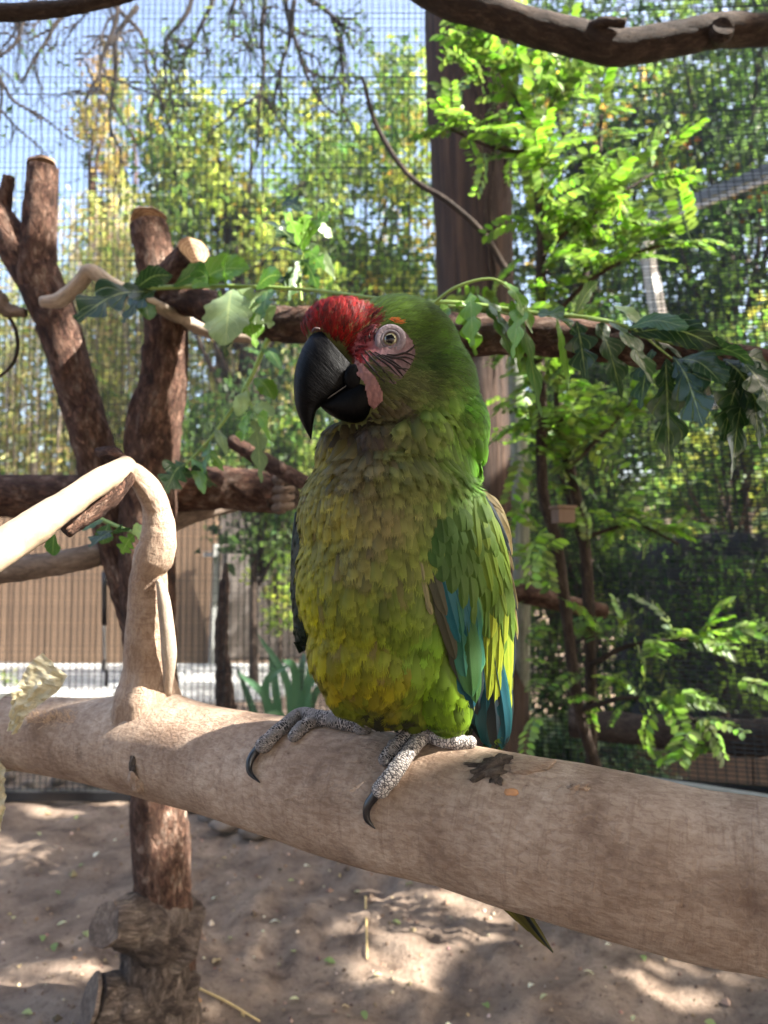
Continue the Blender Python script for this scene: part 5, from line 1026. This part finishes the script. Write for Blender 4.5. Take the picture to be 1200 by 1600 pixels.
# red bristly forehead
ii = np.where(redm)[0]; kp = ii[thin(pts[ii], np.full(len(ii), .00105))]; p = pts[kp]; uu, vv = u[kp], v[kp]
dirs = nrm(nrm(p - B(560, 560, 0)) * .6 + nrm(p - B(500, 545, 20)) * .6 + .2 * rng.standard_normal(p.shape))
cols = palette(len(p), [srgb(126, 4, 12), srgb(104, 3, 10), srgb(142, 10, 14), srgb(66, 2, 8)], [.42, .3, .13, .15])
V, Fs, C = plumes(p, dirs, np.full(len(p), .0095), np.full(len(p), .0032), cols, 7, rng.uniform(.0012, .0034, len(p)), .35)
tag(link('red_forehead', mesh(V, Fs, M['plume'], C), bird), kind='stuff')
qs = [cast(bbvh, 604 + i * 5, 499 + i * 2) for i in range(3)]; p = np.array([a for a, b in qs])
V, Fs, C = plumes(p, np.tile(nrm(RIGHT - UP * .3), (3, 1)), np.full(3, .009), np.full(3, .004), np.tile(srgb(214, 96, 36), (3, 1)), 8, np.full(3, .004)); tag(link('orange_brow_feathers', mesh(V, Fs, M['plume'], C), bird), kind='stuff')

# bare face
def skin_patch(name, poly, colf, off, parent, step=2.0):
    x0, y0 = np.min(poly, 0); x1, y1 = np.max(poly, 0); gx = np.arange(x0, x1 + step, step); gy = np.arange(y0, y1 + step, step)
    idx = {}; Vv = []; Cc = []; fs = []
    for i, x in enumerate(gx):
        for j, y in enumerate(gy):
            if inpoly(np.array([x]), np.array([y]), poly)[0]:
                h, n_ = cast(bbvh, x, y)
                if h is not None: idx[i, j] = len(Vv); rg = .0006 * vnoise(np.array([x * .45, y * .2, 3.]), 4) + .0003 * vnoise(np.array([x * .9, y * .9, 3.]), 6); Vv.append(h + n_ * (off + rg)); Cc.append(colf(x, y))
    for (i, j) in idx:
        if (i + 1, j) in idx and (i, j + 1) in idx and (i + 1, j + 1) in idx: fs.append((idx[i, j], idx[i, j + 1], idx[i + 1, j + 1], idx[i + 1, j]))
    return link(name, mesh(np.array(Vv), fs, M['skin'], np.array(Cc)), parent)
t = NT('bare_skin'); c = t.attr('Col').outputs['Color']; vco = t.n('TexCoord').outputs['Object']; nz = t.noise(vco, 900, 3, .6)
t.p(Base_Color=t.mix(t.math('MULTIPLY', nz, .35), c, t.mix(1., c, (.6, .5, .52), 'MULTIPLY')), Roughness=.6); t.b.inputs['Subsurface Weight'].default_value = .0; t.bump(nz, .5, .0006); M['skin'] = t.m
def face_col(x, y):
    r = math.exp(-((x - 566) / 22) ** 2) * .8 * (1 if y < 580 else .4); q = .5 + .5 * vnoise(np.array([x * .16 + y * .1, y * .12, 1.]), 3); return (srgb(126, 98, 102) * (.6 + .4 * q)) * (1 - r) + srgb(140, 40, 46) * r if math.hypot(x - 606, (y - 540)) < 30 else (srgb(126, 98, 102) * (.6 + .4 * q) * (1 - r) + srgb(140, 40, 46) * r) * (1 - .55 * min(1, (math.hypot(x - 606, y - 540) - 30) / 26) * (x > 590))
face = skin_patch('bare_face', FACE, face_col, .0013, bird)
skin_patch('gape_skin', GAPE, lambda x, y: srgb(140, 98, 94) * (.8 + .2 * vnoise(np.array([x * .5, y * .12, 2.]), 5)), .0022, bird)
# thin lines of dark feathers across the face
for ln in [[(566, 556), (576, 570), (590, 586), (602, 598)], [(571, 550), (584, 564), (598, 578), (612, 596)], [(578, 550), (592, 562), (606, 572), (624, 590)], [(586, 552), (600, 560), (616, 568), (634, 582)], [(596, 556), (610, 560), (626, 563), (642, 572)], [(604, 556), (618, 557), (632, 554), (648, 558)], [(628, 556), (640, 548), (648, 540)], [(582, 514), (578, 524), (580, 534)], [(590, 514), (586, 524), (586, 534)], [(576, 520), (572, 530), (573, 538)], [(572, 566), (584, 578), (596, 594)], [(574, 553), (588, 568), (606, 588), (616, 600)], [(590, 557), (606, 566), (622, 576), (638, 578)], [(600, 558), (616, 562), (632, 560), (646, 565)], [(612, 570), (622, 580), (630, 590)]]:
    pp_ = []
    for (x, y) in spline([(a, b, 0) for a, b in ln], 9)[:, :2]:
        h, n_ = cast(bbvh, x, y)
        if h is not None: pp_.append(h + n_ * .0017)
    if len(pp_) > 3: tube_obj('facial_feather_line', pp_, [.0004, .0009, .0009, .0003], M['ink'] if 'ink' in M else M.setdefault('ink', simple('dark_feather', srgb(34, 24, 24), .8)), face, m=16, seg=5, amp=.3)
eh, en = cast(bbvh, 610, 531); en = nrm(en * .75 - FWD * .55); SV, SF = ico(4)
ea = nrm(np.cross(en, UP)); eb = np.cross(en, ea)
ec = eh - en * .0026; er = .0066; loc = SV @ np.array([ea, eb, en]); cz = SV[:, 2]
ccol = np.where((cz > .84)[:, None], srgb(14, 12, 12), np.where((cz > .80)[:, None], srgb(70, 66, 50), np.where((cz > .58)[:, None], srgb(112, 108, 84), np.where((cz > .50)[:, None], srgb(150, 146, 130), srgb(16, 14, 14)))))
t = NT('eye'); t.p(Base_Color=t.attr('Col').outputs['Color'], Roughness=.06); t.b.inputs['Coat Weight'].default_value = .3; t.b.inputs['Coat Roughness'].default_value = .05
eye = link('eye', mesh(ec + loc * er, SF, t.m, ccol), bird)
pm = SV[:, 2] > .80
pv = np.where(pm)[0]; mp = -np.ones(len(SV), int); mp[pv] = np.arange(len(pv)); pf = SF[np.all(pm[SF], axis=1)]
t2 = NT('pupil'); t2.p(Base_Color=(.004, .004, .005), Roughness=.04); t2.b.inputs['Specular IOR Level'].default_value = .35
link('pupil', mesh(ec + loc[pv] * er * 1.015, mp[pf], t2.m), eye)
def ring(name, r, th, mat, off, sq=1.0):
    a = np.linspace(0, 2 * pi, 40, endpoint=False); b = np.linspace(0, 2 * pi, 12, endpoint=False); V = []
    for x in a:
        rd = ea * cos(x) + eb * sin(x) * sq
        for y in b: V.append(eh + rd * (r + th * cos(y)) + en * (off + th * .45 * sin(y)) - en * .0)
    i, j = np.meshgrid(np.arange(40), np.arange(12), indexing='ij'); q = np.stack([i * 12 + j, i * 12 + (j + 1) % 12, ((i + 1) % 40) * 12 + (j + 1) % 12, ((i + 1) % 40) * 12 + j], -1).reshape(-1, 4)
    return link(name, mesh(np.array(V), q, mat), bird)
lid = simple('eyelid_skin', srgb(92, 86, 92), .6, .2, 500, bump=.3)
ring('eyelid', .0070, .0011, lid, .0017); ring('eye_ring', .0098, .0030, simple('eye_ring_skin', srgb(112, 100, 106), .6, .2, 500, bump=.3), .0008)

# beak: lofted between its outer and inner outlines, thick at the base
def loft(name, outer, inner, half, wc, mat, n=44, seg=28, pw_=.8):
    o_ = spline([(a, b, 0) for a, b in outer], n); i_ = spline([(a, b, 0) for a, b in inner], n); hw = np.interp(np.linspace(0, 1, n), np.linspace(0, 1, len(half)), half); cw = np.interp(np.linspace(0, 1, n), np.linspace(0, 1, len(wc)), wc)
    V = []; R = []
    for k in range(n):
        for a in np.linspace(0, 2 * pi, seg, endpoint=False):
            c = cos(a); s = sin(a); c = math.copysign(abs(c) ** .9, c); s2 = math.copysign(abs(s) ** pw_, s)
            q = (o_[k] + i_[k]) / 2 + (o_[k] - i_[k]) / 2 * c; V.append(B(q[0], q[1], cw[k] + hw[k] * s2)); R.append((q[0] * .001, q[1] * .001, k / n))
    i, j = np.meshgrid(np.arange(n - 1), np.arange(seg), indexing='ij'); q = np.stack([i * seg + j, i * seg + (j + 1) % seg, (i + 1) * seg + (j + 1) % seg, (i + 1) * seg + j], -1).reshape(-1, 4)
    return link(name, mesh(np.array(V), [q, np.array([list(range(seg))[::-1]]), np.array([[(n - 1) * seg + x for x in range(seg)]])], mat, rest=R), bird)
t = NT('black_beak'); r_ = t.attr('rest').outputs['Vector']; n1 = t.noise(r_, 55, 5, .6, .8); n2 = t.noise(r_, 300, 4, .7)
c = t.ramp(n1, [(.35, srgb(2, 2, 3)), (.6, srgb(5, 5, 6)), (.82, srgb(22, 21, 22))]); c = t.mix(t.math('MULTIPLY', t.ramp(n2, [(.58, (0, 0, 0)), (.70, (1, 1, 1))]), .3), c, srgb(44, 43, 42))
t.p(Base_Color=c, Roughness=t.ramp(n1, [(.3, (.34,) * 3), (.7, (.55,) * 3)])); t.b.inputs['Specular IOR Level'].default_value = .07; t.bump(t.math('ADD', n1, t.math('MULTIPLY', n2, .25)), .45, .0014); M['beak'] = t.m
ub = loft('upper_beak', [(498, 512), (482, 528), (468, 554), (460, 584), (459, 610), (462, 636), (471, 660), (485, 686)], [(578, 602), (558, 606), (537, 618), (517, 628), (504, 634), (495, 642), (490, 660), (487, 684)], [36, 40, 38, 33, 27, 20, 12, 2], [26, 32, 38, 43, 47, 50, 52, 54], M['beak'])
loft('lower_beak', [(588, 612), (583, 642), (563, 660), (537, 658), (515, 648), (500, 635)], [(574, 578), (556, 588), (541, 599), (528, 608), (514, 618), (503, 628)], [38, 42, 40, 34, 27, 16], [36, 38, 40, 42, 44, 46], M['beak'], n=36)
e_, f_ = ico(3); link('mouth_lining', mesh(cast(bbvh, 553, 590)[0] + (e_[:, :1] * 15 * RIGHT + e_[:, 1:2] * 20 * UP + e_[:, 2:] * 7 * FWD) * PX, f_, M['beak'], rest=e_ * .01), bird)
crk = simple('beak_edge', srgb(84, 80, 76), .6, .2, 300)
tube_obj('beak_ridge', [B(500, 629, 62), B(514, 621, 66), B(532, 609, 70), B(548, 598, 72)], [.0003, .0006, .0003], crk, bird, m=14, seg=5)
tube_obj('nostril', [B(488, 519, 58), B(493, 514, 60), B(500, 514, 60)], [.0012, .0016, .001], simple('cere_skin', srgb(60, 44, 44), .7), bird, m=10, seg=8)

# ------------------------------------------------------------------ wings: every vaned feather its own piece
def vane(name, parent, root, tip, wpx, col, layer, col2=None, edge=None, bend=0.0, bvh=bbvh, wroot=None, wtip=None, n=12, tipn=.42, point=0.0):
    """root, tip: pixels; the feather lies on the wing surface, layer = height above it in mm"""
    (x0, y0), (x1, y1) = root, tip; px = np.array([x1 - x0, y1 - y0]); pl_ = np.hypot(*px); sd = np.array([-px[1], px[0]]) / pl_
    a = np.linspace(0, 1, n); pts_ = []
    for i, s in enumerate(a):
        x = x0 + px[0] * s + sd[0] * bend * sin(pi * s); y = y0 + px[1] * s + sd[1] * bend * sin(pi * s)
        if wroot is not None: pts_.append(B(x, y, wroot + (wtip - wroot) * s)); continue
        h, m_ = cast(bvh, x, y)
        if h is None or np.linalg.norm(h - B(x, y, 0)) > .12: h, m_ = near(B(x, y, 0))
        pts_.append(h + m_ * (layer * .0006) * (.3 + .7 * s))
    p = np.array(pts_); k = np.ones(3) / 3
    for _ in range(2):
        p[1:-1] = (p[:-2] + p[1:-1] + p[2:]) / 3
    t = nrm(np.gradient(p, axis=0)); vw = nrm(EYE - p)
    nn = []
    for q in p: h, m_ = near(q); nn.append(m_)
    nn = nrm(np.array(nn) * .8 + vw * .6 + RIGHT * .12); s3 = nrm(np.cross(nn, t)); nn = nrm(np.cross(t, s3))
    wd = wpx * PX / 2 * np.where(a < tipn, .55 + .45 * np.sin(a / tipn * pi / 2), np.sqrt(np.clip(1 - ((a - tipn) / (1 - tipn)) ** 2.6, 0, 1))); wd = wd * (1 - point * a ** 4); wd[-1] = wpx * PX * .03
    V, C, U = [], [], []; col = np.asarray(col) * (1 + .07 * rng.standard_normal()); c2 = np.asarray(col2) if col2 is not None else col * 1.1; eg = np.asarray(edge) if edge is not None else np.minimum(col * 1.35, 1)
    xs = np.array([-1, -.6, -.08, 0, .08, .6, 1.0])
    for i in range(n):
        for x in xs:
            j = 1 + .05 * sin(i * 5.1 + x * 9 + x0)
            V.append(p[i] + s3[i] * x * wd[i] * j + nn[i] * wd[i] * (.20 * (1 - x * x) + (.10 if x == 0 else 0)))
            cc_ = col * (1 - a[i]) + c2 * a[i]
            if abs(x) == 1 or i == n - 1: cc_ = cc_ * .6 + eg * .4
            if x == 0: cc_ = cc_ * .85
            C.append(cc_); U.append((x, a[i]))
    m7 = len(xs); i, j = np.meshgrid(np.arange(n - 1), np.arange(m7 - 1), indexing='ij'); q = (i * m7 + j).reshape(-1)
    return link(name, mesh(np.array(V), np.stack([q, q + 1, q + m7 + 1, q + m7], -1), M['vane'], np.clip(np.array(C), .003, .9), uv=np.array(U)), parent)
# small soft coverts over the shoulder form the wing itself
ii = np.where(wingm & (u > 690) & (v < 985))[0]; kp = ii[thin(pts[ii], np.full(len(ii), .0042))]; p = pts[kp]; uu, vv = u[kp], v[kp]
dirs = nrm(np.array([0, 0, -1.]) + np.outer((uu - 700) / 420, RIGHT) + .08 * rng.standard_normal(p.shape)); cols = plume_col(uu, vv) * .85
V, Fs, C = plumes(p, dirs, np.full(len(p), .017), np.full(len(p), .011), cols, 12, np.full(len(p), .0012), .15)
wing = tag(link('wing', mesh(V, Fs, M['plume'], C), bird), kind='stuff')
g1, g2, g3 = srgb(50, 80, 28), srgb(72, 98, 28), srgb(96, 118, 30); yl = srgb(132, 142, 34); bl1, bl2 = srgb(24, 78, 88), srgb(36, 88, 70); gb = srgb(46, 82, 38); br = srgb(96, 84, 54); gy = srgb(68, 68, 54); te_ = srgb(14, 62, 72); dk = srgb(22, 34, 40)
# long blue and dark primaries
for r0, t0, w_, c_, ly in [((735, 1010), (748, 1172), 28, dk, 1), ((748, 1000), (764, 1176), 26, te_, 2), ((758, 1000), (778, 1178), 24, dk, 2.5), ((766, 1000), (790, 1180), 26, te_, 3.2), ((784, 1000), (798, 1178), 12, dk, 3.8), ((726, 1010), (738, 1150), 28, te_, 1.5), ((790, 960), (801, 1182), 9, dk, 4)]:
    vane('flight_feather', wing, r0, t0, w_ * 1.35, c_, ly * 1.7 + 2, edge=srgb(40, 110, 112) if c_ is te_ else srgb(40, 60, 56))
# grey-brown folded strip and blue secondaries
for r0, t0, w_, c_, ly, e_ in [((668, 872), (694, 960), 20, gy, 2, srgb(96, 90, 70)), ((680, 930), (710, 1030), 18, gy * .85, 2.2, gy), ((696, 990), (722, 1070), 14, gy * .6, 1.6, gy), ((656, 876), (668, 950), 7, srgb(122, 116, 84), 3.4, None), ((665, 935), (672, 958), 8, srgb(122, 116, 84), 3.6, None),
                              ((680, 868), (714, 1000), 28, bl1, 3, bl2), ((700, 880), (728, 1010), 24, bl1, 3.3, bl1 * 1.3), ((704, 900), (716, 990), 18, bl2, 4, None), ((716, 900), (742, 1040), 26, bl1, 3.8, bl2), ((722, 950), (732, 1086), 40, gb, 4.6, bl2), ((736, 930), (744, 1050), 30, bl2, 4.4, srgb(120, 170, 90)), ((712, 960), (724, 1060), 26, bl2, 4.2, None), ((738, 1000), (736, 1095), 22, gb, 5, None)]:
    vane('secondary_feather', wing, r0, t0, w_ * 1.12, c_, ly + 3.5, edge=e_)
# sunlit yellow-green outer feathers
for k, (r0, t0, w_) in enumerate([((762, 940), (756, 1080), 22), ((770, 950), (764, 1060), 22), ((776, 960), (768, 1110), 24), ((780, 930), (774, 1050), 20), ((784, 970), (780, 1128), 24), ((790, 960), (788, 1130), 22), ((772, 890), (766, 995), 20), ((786, 900), (782, 1010), 18), ((793, 910), (794, 1080), 12), ((797, 930), (800, 1140), 10), ((768, 1000), (760, 1090), 18), ((792, 1000), (796, 1120), 14)]):
    vane('greater_covert', wing, r0, t0, w_, g3 if k % 3 else yl * .85, 5.5 + .15 * k, col2=yl, edge=srgb(168, 176, 56))
# rows of rounded green coverts
rowcol = lambda x, y: g1 * max(0, min(1, (760 - x) / 70)) + g2 * (1 - max(0, min(1, (760 - x) / 70)))
k = 0
for (xa, ya, xb, yb_, n_, L_, w_) in [(694, 800, 744, 786, 4, 36, 24), (684, 814, 746, 802, 5, 38, 24), (680, 830, 750, 816, 6, 40, 24), (682, 846, 754, 830, 6, 42, 24), (688, 862, 762, 850, 6, 46, 25), (700, 870, 772, 872, 5, 60, 28), (716, 880, 780, 890, 5, 66, 26), (734, 900, 786, 905, 4, 76, 24), (748, 920, 790, 925, 4, 80, 20)]:
    for s in np.linspace(0, 1, n_):
        x = xa + (xb - xa) * s + rng.normal(0, 3); y = ya + (yb_ - ya) * s + rng.normal(0, 4) + 6 * sin(s * 3); l = L_ * rng.uniform(.9, 1.15)
        vane('covert_feather', wing, (x, y), (x + l * (.05 + .22 * s) * (1 if y < 880 else .35), y + l), w_ * rng.uniform(.9, 1.12), rowcol(x, y), 7.8 - .12 * k * .3, edge=rowcol(x, y) * 1.25); k += 1
# narrow pointed outer coverts and brown rounded shoulder edge
for (r0, t0, w_) in [((752, 772), (772, 850), 15), ((744, 776), (758, 860), 16), ((758, 780), (782, 866), 14), ((764, 800), (788, 890), 14), ((752, 810), (770, 900), 16), ((770, 830), (792, 920), 14), ((760, 850), (778, 930), 16), ((778, 870), (796, 950), 12), ((768, 890), (784, 960), 15), ((784, 900), (800, 990), 11), ((738, 780), (744, 870), 16), ((748, 840), (762, 920), 16)]:
    vane('covert_feather', wing, r0, t0, w_, g2 * .95, 8.6, col2=g3, edge=srgb(118, 130, 56))
for (r0, t0, w_) in [((748, 762), (776, 800), 14), ((756, 768), (788, 822), 15), ((768, 785), (796, 850), 15), ((778, 810), (803, 868), 14), ((786, 840), (804, 892), 10), ((796, 890), (807, 952), 8), ((800, 930), (810, 1000), 9)]:
    vane('shoulder_feather', wing, r0, t0, w_, br, 9.2, edge=srgb(138, 120, 78))
for (r0, t0) in [((752, 770), (778, 830)), ((760, 778), (786, 850)), ((768, 800), (792, 872)), ((786, 880), (800, 960)), ((796, 960), (802, 1060))]: vane('shoulder_feather', wing, r0, t0, 7, dk, 8.9)
fw = tag(link('far_wing', mesh(*[(lambda r: (r[0], r[1]))(plumes(np.array([near(B(470, y, -40))[0] for y in (820, 850, 880)]), np.tile([0, 0, -1.], (3, 1)), np.full(3, .02), np.full(3, .01), np.tile(g1, (3, 1)), 9, np.full(3, .001)))][0], M['plume'], np.tile(g1, (3 * 18 * 4, 1))), bird), kind='stuff')
for k, (r0, t0, c_) in enumerate([((464, 800), (456, 900), dk), ((462, 840), (458, 930), te_), ((460, 870), (466, 960), dk), ((460, 890), (474, 985), te_), ((462, 910), (484, 1010), dk), ((466, 930), (494, 1022), br)]):
    vane('flight_feather', fw, r0, t0, 13, c_, 0, edge=srgb(110, 150, 140), wroot=-28 - 3 * k, wtip=-34 - 2 * k)
# tail, hanging behind the log
for k, (r0, t0, w_, c_, e_) in enumerate([((706, 1110), (864, 1489), 15, srgb(10, 14, 18), srgb(60, 84, 86)), ((694, 1110), (864, 1488), 42, srgb(74, 68, 30), srgb(40, 40, 26)), ((690, 1110), (852, 1478), 40, srgb(108, 98, 36), srgb(30, 30, 20)), ((684, 1110), (842, 1470), 34, srgb(84, 78, 32), srgb(36, 34, 20)), ((672, 1110), (826, 1456), 38, srgb(92, 84, 34), srgb(30, 30, 20)), ((660, 1110), (808, 1440), 38, srgb(70, 66, 30), srgb(30, 30, 20)), ((700, 1110), (700, 1330), 40, dk, None), ((640, 1100), (680, 1320), 40, dk, None), ((610, 1080), (640, 1240), 40, dk, None)]):
    vane('tail_feather', bird, r0, t0, w_, c_, 0, edge=e_, wroot=-60 - k * 3, wtip=-96 - k * 3, n=24, tipn=.7, bend=34 if k < 6 else 0, point=.75 if k < 6 else 0)

# ------------------------------------------------------------------ feet
t = NT('scaly_skin'); r_ = t.attr('rest').outputs['Vector']; vo = t.n('TexVoronoi', Vector=t.vec(r_, (.55, .55, 1.25)), Scale=430.0, feature='DISTANCE_TO_EDGE').outputs['Distance']; n1 = t.noise(r_, 70, 3)
sc1 = t.ramp(vo, [(.05, srgb(150, 142, 138)), (.14, srgb(20, 19, 22))]); sc2 = t.ramp(vo, [(.04, srgb(50, 46, 48)), (.2, srgb(150, 144, 140))])
t.p(Base_Color=t.mix(t.ramp(n1, [(.5, (0, 0, 0)), (.66, (1, 1, 1))]), sc1, sc2), Roughness=.75); t.bump(t.math('MINIMUM', vo, .3), 1.0, .0016); M['scale'] = t.m
t = NT('pale_scaly_skin'); r_ = t.attr('rest').outputs['Vector']; vo = t.n('TexVoronoi', Vector=t.vec(r_, (.55, .55, 1.25)), Scale=460.0, feature='DISTANCE_TO_EDGE').outputs['Distance']
t.p(Base_Color=t.ramp(vo, [(.03, srgb(54, 50, 52)), (.16, srgb(186, 178, 172))]), Roughness=.75); t.bump(t.math('MINIMUM', vo, .3), 1.0, .0016); M['scale_pale'] = t.m
t = NT('claw'); t.p(Base_Color=srgb(28, 27, 30), Roughness=.3); M['claw'] = t.m
def on_log(x, y, r):
    h, n_ = cast(log_bvh, x, y)
    if h is None:
        q = log_bvh.find_nearest(Vector(P(x, y, float(np.interp(x, LX, LD)) - .004))); h, n_ = np.array(q[0]), np.array(q[1])
    return h + n_ * r
def toe(foot, pts_, rad_, mat='scale', claw=None):
    """pts_: where the toe's centre line shows in the picture; it rests on the log"""
    pp_ = [on_log(x, y + 6, r * PX * .8) for (x, y), r in zip(pts_, rad_)]
    o = tube_obj('toe', pp_, [r * PX for r in rad_], M[mat], foot, m=44, seg=18, amp=.10, freq=9, lump=.14, seed=len(pts_))
    if claw:
        cp = [pp_[-1]] + [on_log(x, y, l * PX) for x, y, l in claw]; tube_obj('claw', cp, [.0042, .0043, .0036, .0026, .0005], M['claw'], o, m=26, seg=12)
    e, ef = ico(3); link('toe_pad', mesh(pp_[-1] + e * rad_[-1] * PX * np.array([1.05, 1.05, 1.0]), ef, M[mat], rest=e * .008), o); return pp_
def foot(anchor, label):
    f = link('foot', mesh(anchor + IV * .0085, IF, M['scale'], rest=IV * .0085), bird); return f
fa = on_log(566, 1122, 8 * PX); f_l = foot(fa, '')
toe(f_l, [(562, 1112), (530, 1110), (500, 1112), (470, 1122), (440, 1142), (416, 1164)], [13, 14, 14, 13, 13, 13], 'scale', [(405, 1176, 8), (396, 1192, 9), (396, 1208, 8), (408, 1223, 3)])
toe(f_l, [(562, 1122), (520, 1122), (495, 1128), (475, 1138), (462, 1150)], [10, 11, 11, 11, 10])
fb = on_log(662, 1150, 10 * PX); f_r = foot(fb, '')
toe(f_r, [(668, 1140), (650, 1148), (632, 1160), (616, 1174), (604, 1186)], [14, 14, 13, 12, 10])
toe(f_r, [(662, 1152), (648, 1168), (632, 1190), (616, 1212), (600, 1230)], [12, 12, 12, 13, 13], 'scale_pale', [(590, 1244, 8), (579, 1260, 9), (578, 1278, 8), (588, 1294, 3)])
toe(f_r, [(668, 1150), (690, 1148), (712, 1150), (734, 1162)], [13, 13, 12, 10], 'scale_pale')
for a, b in ((fa, B(556, 1060, 20)), (fb, B(690, 1100, 30))): tube_obj('leg', [a + np.array([0, .004, .002]), (a + b) / 2 + np.array([0, .012, 0]), b], [.0075, .0085, .012], M['scale'], bird, m=16, seg=14, amp=.1)
